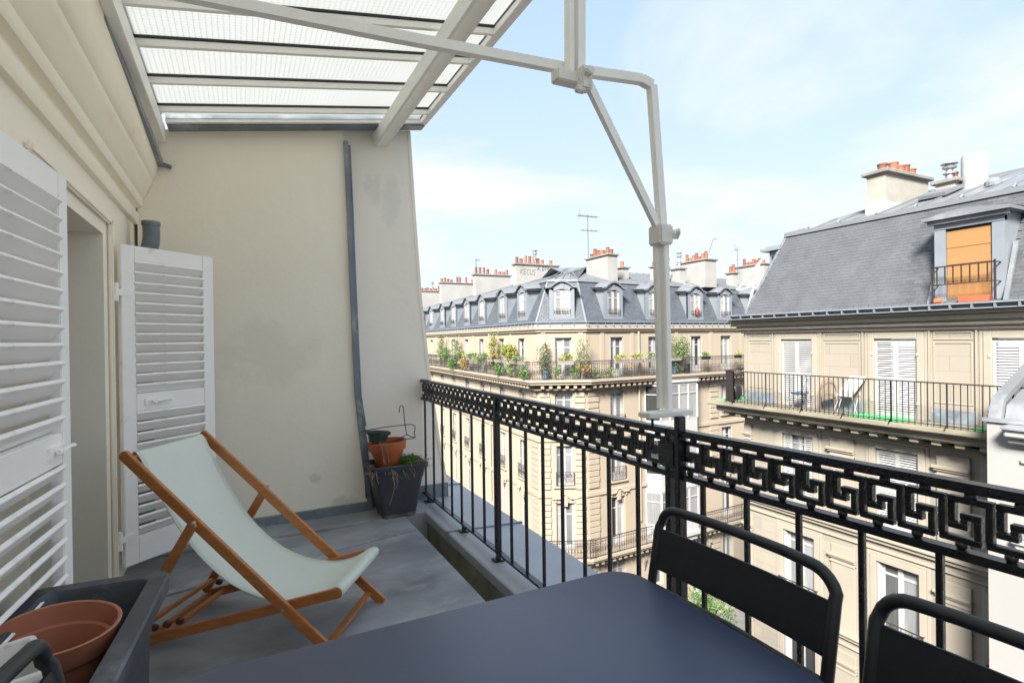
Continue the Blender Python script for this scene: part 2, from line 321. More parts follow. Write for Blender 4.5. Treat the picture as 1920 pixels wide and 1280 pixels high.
def leaves(mb, c, rad, n, size, rng, up=.4, ell=True, narrow=.5):
    for _ in range(n):
        while True:
            q = V((rng.uniform(-1, 1), rng.uniform(-1, 1), rng.uniform(-1, 1)))
            if q.length <= 1: break
        p = V(c) + V((q.x*rad[0], q.y*rad[1], q.z*rad[2]))
        d = V((rng.gauss(0, 1), rng.gauss(0, 1), rng.gauss(up, .7))).normalized(); sd_ = d.cross(V((rng.gauss(0, 1), rng.gauss(0, 1), rng.gauss(0, 1)))).normalized()
        l = size*rng.uniform(.6, 1.3); h = sd_*l*narrow*.5
        mb.face([p, p+d*l*.5+h, p+d*l, p+d*l*.5-h])
class Fac:
    """vertical facade frame: s to the right, o outwards, z up"""
    def __init__(s, O, d):
        s.O = V((O[0], O[1], 0)); s.d = V((d[0], d[1], 0)).normalized(); s.i = V((-s.d.y, s.d.x, 0))
    def __call__(s, a, o, z): return s.O + s.d*a - s.i*o + V((0, 0, z))
    def M(s, a=0, o=0, z=0):
        return MX.Translation(s(a, o, z)) @ MX.Rotation(math.atan2(s.d.y, s.d.x), 4, 'Z')
    def mb(s): return MB(s.M())          # local coords x=s, y=inwards, z
def wall(mb, s0, s1, z0, z1, holes, dep=.25, y=0.):
    """facade plate at local y with rectangular (optionally arched) holes (a,b,za,zb,rise) and reveals"""
    S = sorted({s0, s1, *[h[0] for h in holes], *[h[1] for h in holes]}); ZS = sorted({z0, z1, *[h[2] for h in holes], *[h[3] for h in holes]})
    for a, b in zip(S, S[1:]):
        for c, d in zip(ZS, ZS[1:]):
            ms, mz = (a+b)/2, (c+d)/2
            if any(h[0] < ms < h[1] and h[2] < mz < h[3] for h in holes): continue
            mb.face([(a, y, c), (b, y, c), (b, y, d), (a, y, d)], [(a, c), (b, c), (b, d), (a, d)])
    for h in holes:
        a, b, c, d = h[:4]; rise = h[4] if len(h) > 4 else 0; e = y+dep
        zt = d-rise
        mb.face([(a, y, c), (a, e, c), (a, e, zt), (a, y, zt)]); mb.face([(b, y, c), (b, e, c), (b, e, zt), (b, y, zt)])
        mb.face([(a, y, c), (b, y, c), (b, e, c), (a, e, c)])
        if not rise: mb.face([(a, y, d), (b, y, d), (b, e, d), (a, e, d)])
        else:
            hw = (b-a)/2; n = 10; P = [(a+(b-a)*k/n, zt+rise*(1-((k/n-.5)*2)**2)) for k in range(n+1)]
            for (p, q), (p2, q2) in zip(P, P[1:]):
                mb.face([(p, y, q), (p2, y, q2), (p2, e, q2), (p, e, q)])
                mb.face([(p, y, q), (p2, y, q2), (p2, y, d), (p, y, d)]); mb.face([(p, e, q), (p2, e, q2), (p2, e, d), (p, e, d)])

# ================================================================== LARGE STRUCTURE: street
GZ = -17.5
MB().face([(-900, -900, GZ-.1), (900, -900, GZ-.1), (900, 900, GZ-.1), (-900, 900, GZ-.1)]).build('ground', asph)['kind'] = 'structure'
MB().face([(3.2, -200, GZ), (14, -200, GZ), (14, 300, GZ), (3.2, 300, GZ)]).build('road', asph)['kind'] = 'structure'
MB().face([(16.5, 15.6, GZ), (120, 15.6, GZ), (120, 24, GZ), (16.5, 24, GZ)]).build('cross_street', asph)['kind'] = 'structure'
pv = MB(); pv.box(1.86, 3.2, -60, 200, GZ-.05, GZ+.13); pv.box(14, 17.2, -60, 15, GZ-.05, GZ+.13); pv.box(12.6, 15.0, 24.2, 120, GZ-.05, GZ+.13); pv.box(17.2, 100, 24.0, 26.5, GZ-.05, GZ+.13); pv.box(17.2, 100, 13.6, 15.5, GZ-.05, GZ+.13)
pv.build('pavement', pave)['kind'] = 'structure'

# ================================================================== corner building across the crossing
CB = empty('corner_building', (17, 28, GZ), 'cream corner apartment building across the crossing, its long balcony full of plants', 'building')
A = (15.2, 27.1); B = (17.7, 25.9)
LL = 42.0; RL = 24.0
fL = Fac(A, (-.055, -.9985)); fM = Fac(A, (B[0]-A[0], B[1]-A[1])); fR = Fac(B, (.9985, .05))
ML = math.hypot(B[0]-A[0], B[1]-A[1])
facs = {'L': (fL, -LL, 0), 'M': (fM, 0, ML), 'R': (fR, 0, RL)}
def lint(p, d, q, e):
    den = d.x*e.y-d.y*e.x; t = ((q.x-p.x)*e.y-(q.y-p.y)*e.x)/den
    return p+d*t
def off_path(o, z, per=0):
    pl = fL(-LL, o, z); pr = fR(RL, o, z)
    a = lint(fL(0, o, 0), fL.d, fM(0, o, 0), fM.d); b = lint(fM(0, o, 0), fM.d, fR(0, o, 0), fR.d)
    return [pl, V((a.x, a.y, z)), V((b.x, b.y, z)), pr]
def band(mb, o0, o1, z0, z1):
    a, b, c, d = off_path(o0, z0), off_path(o1, z0), off_path(o1, z1), off_path(o0, z1)
    mb.strip(a, b); mb.strip(b, c); mb.strip(c, d)
    for k in (0, 3): mb.face([a[k], b[k], c[k], d[k]])
WL = [-2.2, -5.4, -9.2, -12.6, -16.1, -19.5, -23.1, -26.6, -30.0]
WR = [2.3, 5.35, 9.0, 11.9, 15.1, 18.4, 21.6]
WM = [1.5]
ROWS = [(-.95, 1.38, 0), (-3.9, -1.66, .22), (-7.1, -4.82, 0), (-10.95, -8.1, 0), (-14.1, -11.9, 0), (GZ+.2, -14.9, 0)]
BAY = (4.5, 8.75, -10.9, -1.35)
for key, (f, s0, s1) in facs.items():
    WS = {'L': WL, 'M': WM, 'R': WR}[key]; holes = []
    for r, (z0, z1, rise) in enumerate(ROWS):
        for c in WS:
            if key == 'R' and 1 <= r <= 3 and BAY[0]-.3 < c < BAY[1]+.3: continue
            holes.append((c-.52, c+.52, z0, z1, rise))
    b = f.mb(); wall(b, s0, s1, GZ, 2.05, holes, .24)
    b.build('wall', stone_w if key == 'L' else stone_c, CB)
# cornice, balcony slabs
b = MB(); band(b, -.05, .12, 1.72, 1.86); band(b, -.05, .22, 1.86, 2.05); b.build('cornice', stone_c, CB)
for zt in (-.98, -11.05):
    b = MB(); band(b, -.05, .78, zt-.14, zt); band(b, -.05, .68, zt-.28, zt-.143); band(b, -.05, .30, zt-.62, zt-.50); b.build('balcony_slab', stone_c, CB)
    dn = MB()
    for key, (f, s0, s1) in facs.items():
        dn.M = f.M(); n = int((s1-s0)/.42)
        for k in range(n): a = s0+(k+.5)*(s1-s0)/n; dn.box(a-.09, a+.09, -.58, .0, zt-.50, zt-.283)
    link('dentils', dn.mesh('dentils', stone_c), CB)['kind'] = 'stuff'
for zt in (-4.35, -7.55):
    b = MB(); band(b, -.05, .10, zt-.2, zt); b.build('string_course', stone_c, CB)
# pilaster strips and rusticated blocks
qm = None
def quoin(f, s, z0, z1, wq=.85, y=-.09):
    global qm
    if qm is None: q = MB(); q.box(-.5, .5, -.09, .02, .0, .30); qm = q.mesh('block', stone_c, bevel=.015, seg=1)
    n = int((z1-z0)/.33)
    for k in range(n):
        M = f.M(s, 0, z0+k*(z1-z0)/n); M = M @ MX.Diagonal((wq*(1 if k % 2 else .92), 1, 1, 1)); link('block', qm, CB, M)
for f, s in ((fL, -.5), (fM, .38), (fM, ML-.38), (fR, .45), (fR, 10.6)):
    wq = .62 if f is fM else .8
    quoin(f, s, -4.1, -1.65, wq); quoin(f, s, -7.3, -4.6, wq)
    if not (f is fR and s > 5): quoin(f, s, -10.9, -7.8, wq)
    quoin(f, s, -15, -11.75, wq)
for f, ss in ((fL, (-3.8, -7.3, -10.9, -14.3, -17.8, -21.3)), (fR, (1.2, 3.5, 7.2, 10.4, 13.5, 16.7)), (fM, (.35, 2.5))):
    for s in ss: q = f.mb(); q.box(s-.14, s+.14, -.05, .02, -.97, 1.7); q.build('pilaster', stone_w if f is fL else stone_c, CB)
# -------- windows
def window_meshes(wd, h, rise=0, transom=.76, dr=.19):
    fr = MB(); t = .07; x0, x1 = -wd/2, wd/2; a, b_ = dr, dr+.06
    fr.box(x0, x0+t, a, b_, 0, h); fr.box(x1-t, x1, a, b_, 0, h); fr.box(x0+t, x1-t, a, b_, 0, .09)
    fr.box(x0+t, x1-t, a, b_, h-t-rise, h); fr.box(-.065, .065, a-.012, b_, .09, h-t-rise); zt = h*transom
    fr.box(x0+t, -.065, a+.004, b_, zt-.03, zt+.03); fr.box(.065, x1-t, a+.004, b_, zt-.03, zt+.03)
    for s_ in (-1, 1): fr.box(s_*(wd/2-t-.03)-.03, s_*(wd/2-t-.03)+.03, a+.006, b_, .09, h-t-rise)
    fr.box(x0+t, x1-t, a+.004, b_, .09, .42) if h > 2.2 else None
    pn = MB(); pn.box(x0+t+.05, -.06, a+.03, a+.045, .12, h-t-rise)
    return fr.mesh('window', white_w), pn.mesh('pane', pane_m)
WC = {}
def window(f, s, z, wd, h, rise=0, parent=CB, pane=None, name='window'):
    key = (wd, round(h, 2), rise, pane)
    if key not in WC:
        WC[key] = window_meshes(wd, h, rise)
        if pane: WC[key][1].materials[0] = pane
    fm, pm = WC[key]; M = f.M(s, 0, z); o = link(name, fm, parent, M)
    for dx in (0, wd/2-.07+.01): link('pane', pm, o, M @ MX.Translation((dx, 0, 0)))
    return o
# balcony iron
def iron_rail(f, s0, s1, o, z0, h, parent, m=iron_f, ring=True, step=.13, name='balcony_railing'):
    b = f.mb(); y = -o
    b.box(s0, s1, y-.022, y+.022, z0+h-.035, z0+h); b.box(s0, s1, y-.012, y+.012, z0+.06, z0+.09); b.box(s0, s1, y-.010, y+.010, z0+h-.2, z0+h-.178)
    n = max(2, int((s1-s0)/step))
    for k in range(n+1):
        a = s0+k*(s1-s0)/n; t = .016 if k % 12 == 0 else .008
        b.box(a-t, a+t, y-t, y+t, z0, z0+h-.03)
        if ring and k < n:
            c = a+(s1-s0)/n/2; q = step*.42
            b.tube([(c+q*math.cos(t_), y, z0+h*.42+q*1.9*math.sin(t_)) for t_ in [2*math.pi*j/8 for j in range(8)]], .009, 4, closed=True)
            b.tube([(c+q*.8*math.cos(t_), y, z0+h-.105+q*.8*math.sin(t_)) for t_ in [2*math.pi*j/6 for j in range(6)]], .007, 4, closed=True)
    return b.build(name, m, parent)
gm = {}
def guard(f, s, z, wd, h=.62, o=.1, parent=CB, m=iron_f):
    """scrolled window guard"""
    k = (wd, h, m.name)
    if k not in gm:
        b = MB(); x = wd/2
        b.box(-x, x, -.012, .012, h-.03, h); b.box(-x, x, -.01, .01, 0, .03); b.box(-x, -x+.03, -.01, .01, 0, h); b.box(x-.03, x, -.01, .01, 0, h)
        b.box(-x, x, -.008, .008, h-.14, h-.12)
        n = max(3, int(wd/.24)); q = wd/n
        for j in range(n):
            c = -x+(j+.5)*q; s_ = 1 if j % 2 else -1
            b.tube([(c+s_*(q*.42)*(1-t/13)*math.cos(t), 0, h*.42+(h*.34)*(1-t/13)*math.sin(t)) for t in [i*.62 for i in range(17)]], .011, 4)
            b.box(c-q/2-.007, c-q/2+.007, -.007, .007, 0, h-.03)
        b.box(-x, -x+.02, 0, o+.05, h-.03, h-.01); b.box(x-.02, x, 0, o+.05, h-.03, h-.01)
        gm[k] = b.mesh('window_guard', m)
    return link('window_guard', gm[k], parent, f.M(s, o, z))
sill_mesh = MB().box(-.68, .68, -.13, .02, -.13, 0).mesh('sill', stone_c, bevel=.02, seg=1)
def louver_leaf(wd, h, n):
    b = MB(); t = .055
    b.box(0, t, 0, .035, 0, h); b.box(wd-t, wd, 0, .035, 0, h); b.box(t, wd-t, 0, .035, 0, .11); b.box(t, wd-t, 0, .035, h-.09, h); b.box(t, wd-t, 0, .035, h*.47-.05, h*.47+.05)
    for z0, z1 in ((.11, h*.47-.05), (h*.47+.05, h-.09)):
        k = int((z1-z0)/.062)
        for j in range(k):
            z = z0+(j+.5)*(z1-z0)/k
            b.face([(t, .004, z-.017), (wd-t, .004, z-.017), (wd-t, .030, z+.015), (t, .030, z+.015)])
            b.face([(t, .006, z-.021), (wd-t, .006, z-.021), (wd-t, .032, z+.011), (t, .032, z+.011)])
    return b
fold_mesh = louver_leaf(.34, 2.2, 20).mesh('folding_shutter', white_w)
# hood moulding with scroll ornament
hd = MB(); hd.box(-.75, -.28, -.16, .02, 0, .10); hd.box(.28, .75, -.16, .02, 0, .10)
ar = [(-.30+.6*k/8, .05+.24*(1-((k/8-.5)*2)**2)) for k in range(9)]
for (p, q), (p2, q2) in zip(ar, ar[1:]): hd.beam((p, -.07, q), (p2, -.07, q2), .17, .10, (0, 0, 1))
hd.box(-.13, .13, -.11, .02, -.42, .16); hd.box(-.20, .20, -.07, .02, -.22, .04); hd.box(-.62, -.5, -.09, .02, -.2, 0); hd.box(.5, .62, -.09, .02, -.2, 0)
hood_mesh = hd.mesh('hood_moulding', stone_c, bevel=.02, seg=1)
for key, (f, s0, s1) in facs.items():
    WS = {'L': WL, 'M': WM, 'R': WR}[key]
    for r, (z0, z1, rise) in enumerate(ROWS):
        for j, c in enumerate(WS):
            if key == 'R' and (1 <= r <= 3 and BAY[0]-.3 < c < BAY[1]+.3): continue
            far = key == 'L' and c < -24.5
            window(f, c, z0, 1.04, z1-z0, rise, CB, pane_l if (j+r) % 3 == 1 else None)
            if r in (0, 1, 2) and not far and (key != 'L' or j < 5):
                M = f.M(c, 0, z0)
                h = (z1-z0-.05-rise)/2.2
                for sg in ((1,) if (j+r) % 2 else (-1, 1)):
                    link('folding_shutter', fold_mesh, CB, M @ MX.Translation((sg*.50, -.02 if r == 0 else .02, .01)) @ MX.Rotation(sg*R(74), 4, 'Z') @ MX.Scale(sg, 4, (1, 0, 0)) @ MX.Diagonal((.6, 1, h, 1)))
            if r in (1, 2): guard(f, c, z0+.02, 1.06, .66 if r == 1 else .8)
            if r in (1, 2): link('sill', sill_mesh, CB, f.M(c, 0, z0))
            if r == 3: link('hood_moulding', hood_mesh, CB, f.M(c, 0, z1+.25))
# glazed bay window on the cross street side
s0, s1, z0, z1 = BAY; bw = MB(fR.M()); yy = -.75
bay = MB(fR.M()); poly = [(s0, 0), (s0+.55, yy), (s1-.55, yy), (s1, 0)]
def bayband(mb, za, zb, e=0.):
    P = [(s0-e, .02), (s0+.55-e*.6, yy-e), (s1-.55+e*.6, yy-e), (s1+e, .02)]
    mb.ext(P, lambda x, y: (x, y, za), lambda x, y: (x, y, zb))
for za, zb, e in ((z1-.12, z1+.04, .10), (z1-.30, z1-.123, .0), (-4.95, -3.75, 0.), (-4.85, -4.72, .04), (-8.2, -7.0, 0.), (-8.1, -7.97, .04), (z0+.0, z0+.8, 0.), (z0-.25, z0, .08), (z0-.6, z0-.25, -.1)): bayband(bay, za, zb, e)
BW = bay.build('bay_window', white_w, CB)
for za, zb in ((-3.75, z1-.3), (-7.0, -4.95), (z0+.8, -8.2)):
    for (p, q) in zip(poly, poly[1:]):
        pv_, qv = V((p[0], p[1], 0)), V((q[0], q[1], 0)); d = (qv-pv_); ln = d.length; d.normalize(); k = max(1, round(ln/.72)); ps = MB(fR.M()); ms = MB(fR.M()); inn = V((-d.y, d.x, 0))
        for j in range(k+1):
            c = pv_+d*(ln*j/k) ; ms.beam(c+V((0, 0, za)), c+V((0, 0, zb)), .09, .09, d)
            if j < k and True:
                a_, b_ = c+inn*.03, c+d*(ln/k)+inn*.03
                ms.beam(c+V((0, 0, zb-.52)), c+d*(ln/k)+V((0, 0, zb-.52)), .05, .05)
                link('pane', MB(fR.M()).face([a_+V((0, 0, za)), b_+V((0, 0, za)), b_+V((0, 0, zb)), a_+V((0, 0, zb))]).mesh('pane', pane_l if j % 2 else pane_m), BW)
        ms.build('mullion', white_w, BW)
# balcony railings
for f, a, c in ((fL, -LL, .42), (fM, -.34, ML+.36), (fR, -.34, RL)):
    n = max(1, int((c-a)/4.2))
    for k in range(n): iron_rail(f, a+(c-a)*k/n, a+(c-a)*(k+1)/n, .66, -.98, 1.05, CB)
for f, a, c in ((fL, -24, .42), (fM, -.34, ML+.36), (fR, -.34, 4.4), (fR, 8.9, 16)):
    n = max(1, int((c-a)/3))
    for k in range(n): iron_rail(f, a+(c-a)*k/n, a+(c-a)*(k+1)/n, .66, -11.05, 1.05, CB, step=.17)
# downpipes
for f, s in ((fR, 3.95), (fL, -7.4)): MB().tube([f(s, .1, 1.7), f(s, .1, -1.0), f(s, .1, -9.8)], .06, 8).build('downpipe', stone_c, CB)
for s in (4.15, 9.9):
    q = fR.mb(); q.box(s-.10, s+.10, -.26, 0, -12.25, -12.05); q.box(s-.07, s+.07, -.2, 0, -12.5, -12.25); q.tube([(s, -.12, -12.5), (s, -.12, -12.8)], [.08, .03], 8); q.build('wall_console', stone_dirty, CB)
# mansard, zinc roof, gutter
b = MB()
def uvs(P, z): 
    out = [0]
    for a, c in zip(P, P[1:]): out.append(out[-1]+(c-a).length)
    return out
P0, P1 = off_path(.10, 2.25), off_path(-1.12, 4.78); u0, u1 = uvs(P0, 0), uvs(P1, 0)
for k in range(3):
    ln0 = (P0[k+1]-P0[k]).length; sh = (ln0-(P1[k+1]-P1[k]).length)
    l0 = {0: 0, 1: sh/2, 2: sh}[k]
    b.face([P0[k], P0[k+1], P1[k+1], P1[k]], [(u0[k], 0), (u0[k]+ln0, 0), (u0[k]+l0+ln0-sh, 2.8), (u0[k]+l0, 2.8)])
b.build('mansard', slate_c, CB)
zr = MB(); ridge = off_path(-5.6, 6.12); Pb = off_path(-1.06, 4.84); back = off_path(-10, 5.0); zr.strip(Pb, ridge); zr.strip(ridge, back); zr.strip(off_path(-1.0, 4.70), off_path(-1.06, 4.84))
ZR = zr.build('roof', zinc_r, CB)
sm = MB()
for f, a, c in ((fL, -LL, -1.4), (fR, 1.2, RL)):
    n = int((c-a)/.65)
    for k in range(n+1):
        s_ = a+(c-a)*k/n; lim = min(5.6, 1.06+(abs(s_)-.3)*1.5)
        q = (lim-1.06)/(5.6-1.06); sm.beam(f(s_, -1.06, 4.87), f(s_, -lim, 4.87+q*1.28), .05, .05)
for k in range(3): sm.beam(off_path(-1.06, 4.87)[k], ridge[k]+V((0, 0, .03)), .09, .06) if 0 < k < 3 else None
for k in range(5):
    t = k/4; p = off_path(-1.06, 4.87); sm.beam(p[1].lerp(p[2], t), ridge[1].lerp(ridge[2], .5), .05, .05)
link('roof_seams', sm.mesh('roof_seams', zinc_r), CB)['kind'] = 'stuff'
for hp in (1, 2): MB().beam(P0[hp], P1[hp]+V((0, 0, .0)), .10, .03).build('hip_flashing', zinc_d, CB)
b = MB(); band(b, .30, .36, 2.24, 2.30); band(b, .08, .31, 2.23, 2.255); band(b, .08, .27, 2.10, 2.23); b.build('gutter', zinc_d, CB)
b = MB()
for key, (f, s0, s1) in facs.items():
    b.M = f.M(); n = int((s1-s0)/.6)
    for k in range(n+1): a = s0+k*(s1-s0)/n; b.box(a-.02, a+.02, -.34, -.26, 2.08, 2.25)
link('gutter_brackets', b.mesh('gutter_brackets', zinc_r), CB)['kind'] = 'stuff'
# dormers
dm = MB(); hw = .72
dm.box(-hw, -.47, -.02, .10, 0, 1.92); dm.box(.47, hw, -.02, .10, 0, 1.92); dm.box(-.47, .47, -.02, .10, 0, .34)
apex = [(-hw+1.44*k/10, 1.92+.30*(1-((k/10-.5)*2)**2)) for k in range(11)]
inner = [(-.47+.94*k/10, 1.74+.12*(1-((k/10-.5)*2)**2)) for k in range(11)]
for k in range(10):
    dm.face([(inner[k][0], -.02, inner[k][1]), (inner[k+1][0], -.02, inner[k+1][1]), (apex[k+1][0], -.02, apex[k+1][1]), (apex[k][0], -.02, apex[k][1])])
    dm.face([(inner[k][0], -.02, inner[k][1]), (inner[k+1][0], -.02, inner[k+1][1]), (inner[k+1][0], .12, inner[k+1][1]), (inner[k][0], .12, inner[k][1])])
dm.box(-.12, .12, -.06, -.02, 1.86, 2.18)
for sg in (-1, 1): dm.face([(sg*hw, -.02, 0), (sg*hw, .10, 0), (sg*hw, 1.05, 1.98), (sg*hw, -.02, 1.98)])
dormer_mesh = dm.mesh('dormer', zinc_d)
rf = MB(); top = [(-.95, 1.98), (-.80, 2.02)]+[(-.62+1.24*k/10, 2.05+.31*(1-((k/10-.5)*2)**2)) for k in range(11)]+[(.80, 2.02), (.95, 1.98)]
for (p, q), (p2, q2) in zip(top, top[1:]):
    rf.face([(p, -.16, q), (p2, -.16, q2), (p2, 1.3, q2+.1), (p, 1.3, q+.1)]); rf.face([(p, -.16, q-.09), (p2, -.16, q2-.09), (p2, -.16, q2), (p, -.16, q)]); rf.face([(p, -.16, q-.09), (p2, -.16, q2-.09), (p2, 1.2, q2), (p, 1.2, q)])
droof_mesh = rf.mesh('dormer_roof', zinc_r)
dwin = window_meshes(.94, 1.46, .0, .72, .0)
dwin[1].materials[0] = pane_l
bm_ = MB(); bm_.box(-.46, .46, -.10, -.08, .34+.36, .34+.39); bm_.box(-.46, .46, -.10, -.08, .42, .44); [bm_.box(x-.008, x+.008, -.10, -.085, .42, .72) for x in (-.45, -.3, -.15, 0, .15, .3, .45)]
for x in (-.38, -.22, -.07, .08, .23, .38): bm_.tube([(x+.06*math.cos(t), -.09, .56+.07*math.sin(t)) for t in [2*math.pi*j/8 for j in range(8)]], .011, 4, closed=True)
dguard = bm_.mesh('window_guard', iron_f)
def dormer(f, s, o=-.02, z=2.30, sc=1.):
    M = f.M(s, o, z) @ MX.Diagonal((sc, 1, 1, 1)); d = link('dormer', dormer_mesh, CB, M); link('dormer_roof', droof_mesh, d, M)
    Mw = M @ MX.Translation((0, .03, .34)); link('window_frame', dwin[0], d, Mw); link('window_guard', dguard, d, M)
    for dx in (0, .41): link('pane', dwin[1], d, Mw @ MX.Translation((dx, 0, 0)))
    return d
for s in (-2.0, -5.1, -9.05, -12.4, -15.9, -19.2, -23.0, -26.4, -29.8): dormer(fL, s)
dormer(fM, 1.45)
for s in (2.1, 5.35, 9.0, 11.85, 15.1, 18.4): dormer(fR, s)
# chimneys
potm = []
for h, r0 in ((.36, .125), (.46, .115), (.28, .135), (.58, .11)):
    potm.append(MB().lathe((0, 0, 0), [(r0*1.05, 0), (r0, h*.4), (r0*.92, h-.06), (r0*1.08, h-.05), (r0*1.08, h), (r0*.8, h), (r0*.75, h-.2)], 12, (True, True)).mesh('chimney_pot', pot_o, smooth=40))
def chimney(parent, p, q, wd, z0, z1, n, rng, m=None, pot=True, zb=None, capw=.10):
    """stack with its centre line from p to q (x, y)"""
    p, q = V((p[0], p[1], 0)), V((q[0], q[1], 0)); d = (q-p).normalized(); L_ = (q-p).length; ang = math.atan2(d.y, d.x)
    M = MX.Translation(p) @ MX.Rotation(ang, 4, 'Z'); b = MB(M); b.box(0, L_, -wd/2, wd/2, z0, z1-.12); o = b.build('chimney', m or chim_m, parent)
    c = MB(M); c.box(-capw, L_+capw, -wd/2-capw, wd/2+capw, z1-.12, z1); c.build('chimney_cap', cap_m, o, bevel=.02, seg=1)
    for k in range(n):
        if rng.random() < .1 and n > 5: continue
        link('chimney_pot', rng.choice(potm), o, M @ MX.Translation(((k+.5)*L_/n, rng.uniform(-.05, .05), z1-.01)))
    return o
rg = random.Random(3)
C4 = chimney(CB, (17.6, 34.5), (21.1, 34.5), .55, 4.9, 6.75, 10, rg)
C3 = chimney(CB, (17.4, 41.5), (20.6, 41.5), .6, 4.9, 6.78, 9, rg)
C2 = chimney(CB, (17.4, 50), (20.9, 50), .6, 4.9, 6.95, 11, rg)
C1 = chimney(CB, (17.6, 57), (20.4, 57), .6, 4.9, 6.75, 9, rg)
C5 = chimney(CB, (20.68, 27.2), (20.68, 29.5), .75, 4.7, 6.55, 8, rg)
C6 = chimney(CB, (22.55, 28.3), (22.55, 28.9), .5, 5.0, 5.97, 1, rg)
C7 = chimney(CB, (28.8, 27.0), (28.8, 29.6), 1.05, 4.7, 6.65, 9, rg)
C8 = chimney(CB, (27.0, 27.8), (27.0, 28.6), .55, 4.9, 6.05, 0, rg)
C8b = chimney(CB, (24.9, 28.4), (26.1, 28.4), .5, 5, 6.15, 4, rg)
C9 = chimney(CB, (34.6, 27.0), (34.6, 29.6), 1.0, 4.7, 6.65, 9, rg)
C10 = chimney(CB, (32.3, 28.0), (32.3, 28.6), .5, 4.9, 6.0, 2, rg)
def cowl(parent, x, y, z, h=1.0):
    b = MB(); b.lathe((x, y, z), [(.10, 0), (.10, h*.35), (.16, h*.36), (.16, h*.42), (.09, h*.45), (.09, h*.62), (.17, h*.66), (.19, h*.75), (.12, h*.80), (.10, h*.88), (.22, h*.9), (.22, h*.94), (.02, h)], 12, (True, True)); return b.build('chimney_cowl', steel, parent, smooth=40)
cowl(C4, 19.25, 34.5, 6.74, 1.1); cowl(C8, 27.0, 28.1, 6.04, 1.15); cowl(C8b, 26.2, 28.4, 6.14, .6); cowl(C1, 18.9, 57, 6.9, .9)
# spray painted tags on a chimney face (strokes of paint, slightly proud of the render)
def strokes(parent, M, segs, r, name='graffiti'):
    b = MB(M)
    for pl in segs: b.tube([(x, 0, z) for x, z in pl], r, 4)
    return b.build(name, paint_k, parent)
def glyphs(txt, x, h, wd, gap, slant=.12):
    G = {'K': [[(0, 0), (0, 1)], [(.9, 1), (.1, .5), (1, 0)]], 'E': [[(1, 1), (0, .95), (.05, .5), (.8, .55)], [(.05, .5), (0, 0), (1, .05)]], 'C': [[(1, .9), (.4, 1), (0, .5), (.4, 0), (1, .1)]],
         'O': [[(.5, 1), (0, .55), (.4, 0), (.95, .4), (.6, 1), (.4, .95)]], 'P': [[(0, -.35), (.1, 1), (.8, .9), (.8, .5), (.1, .45)]], 'S': [[(1, 1), (.3, .95), (.1, .6), (.9, .45), (.7, 0), (-.4, .1)]], 'A': [[(0, 0), (.5, 1), (1, 0)], [(.2, .4), (.85, .4)]],
         'V': [[(0, 1), (.5, 0), (1, 1)]], 'D': [[(0, 0), (.05, 1), (.7, .9), (1, .5), (.6, .05), (0, 0)]], 'T': [[(0, 1), (1, 1)], [(.5, 1), (.5, 0)]], '.': [[(.3, 0), (.5, .08)]], 'U': [[(0, 1), (.1, .1), (.8, .1), (1, 1)]]}
    out = []
    for ch in txt:
        for pl in G[ch]: out.append([(x+a*wd+b*h*slant, b*h) for a, b in pl])
        x += wd+gap
    return out
Mg = MX.Translation((17.85, 34.215, 5.95))
strokes(C4, Mg, glyphs('KECUS', .05, .40, .20, .05), .012); strokes(C4, MX.Translation((17.85, 34.215, 6.30)), glyphs('A.DTO', 1.42, .24, .16, .05), .022)
def antenna(x, y, z0, z1, arms, parent=CB):
    b = MB(); b.tube([(x, y, z0), (x, y, z1)], .028, 6)
    for z, l0, l1, n in arms:
        b.tube([(x+l0, y, z), (x+l1, y, z+.05)], .022, 5)
        for k in range(n):
            t = l0+(l1-l0)*k/max(1, n-1); b.tube([(x+t, y-.28, z+.02), (x+t, y+.28, z+.04)], .012, 4)
    b.tube([(x+.05, y, z0+.6), (x-.35, y+.2, z0)], .012, 4)
    return b.build('antenna', steel, parent)
aerial = mat('aerial_metal', (.07, .075, .08), None, 4, 4, .5)
steel_, steel = steel, aerial
antenna(22.2, 32.0, 6.0, 10.1, ((9.95, -.8, .8, 9), (8.95, -.5, .8, 5)))
q = MB(); [q.tube([(22.2-.75+dx, 32, 9.9), (22.2-.62+dx, 32.1, 10.45-.3*k)], .012, 4) for k, dx in enumerate((0, .12))]; q.build('antenna_reflector', steel, CB)
antenna(17.45, 41.2, 6.7, 8.0, ((7.85, 0, .35, 2),))
MB().tube([(29.4, 28, 6.6), (30.15, 28, 8.25), (30.5, 28, 8.27)], .025, 5).build('antenna', steel, CB)
q = MB(); q.tube([(32.55, 28, 6), (32.55, 28, 7.8)], .022, 5)
for dx in (-.3, -.15, .15, .3): q.tube([(32.55+dx*.5, 28, 7.5), (32.55+dx, 28, 7.75), (32.55+dx*1.3, 28, 8.0)], .014, 4)
q.tube([(32.2, 28, 7.62), (32.9, 28, 7.62)], .012, 4); q.tube([(32.4, 28, 6.9), (32.9, 28, 6.95)], .012, 4); q.build('antenna', steel, CB)
steel = steel_

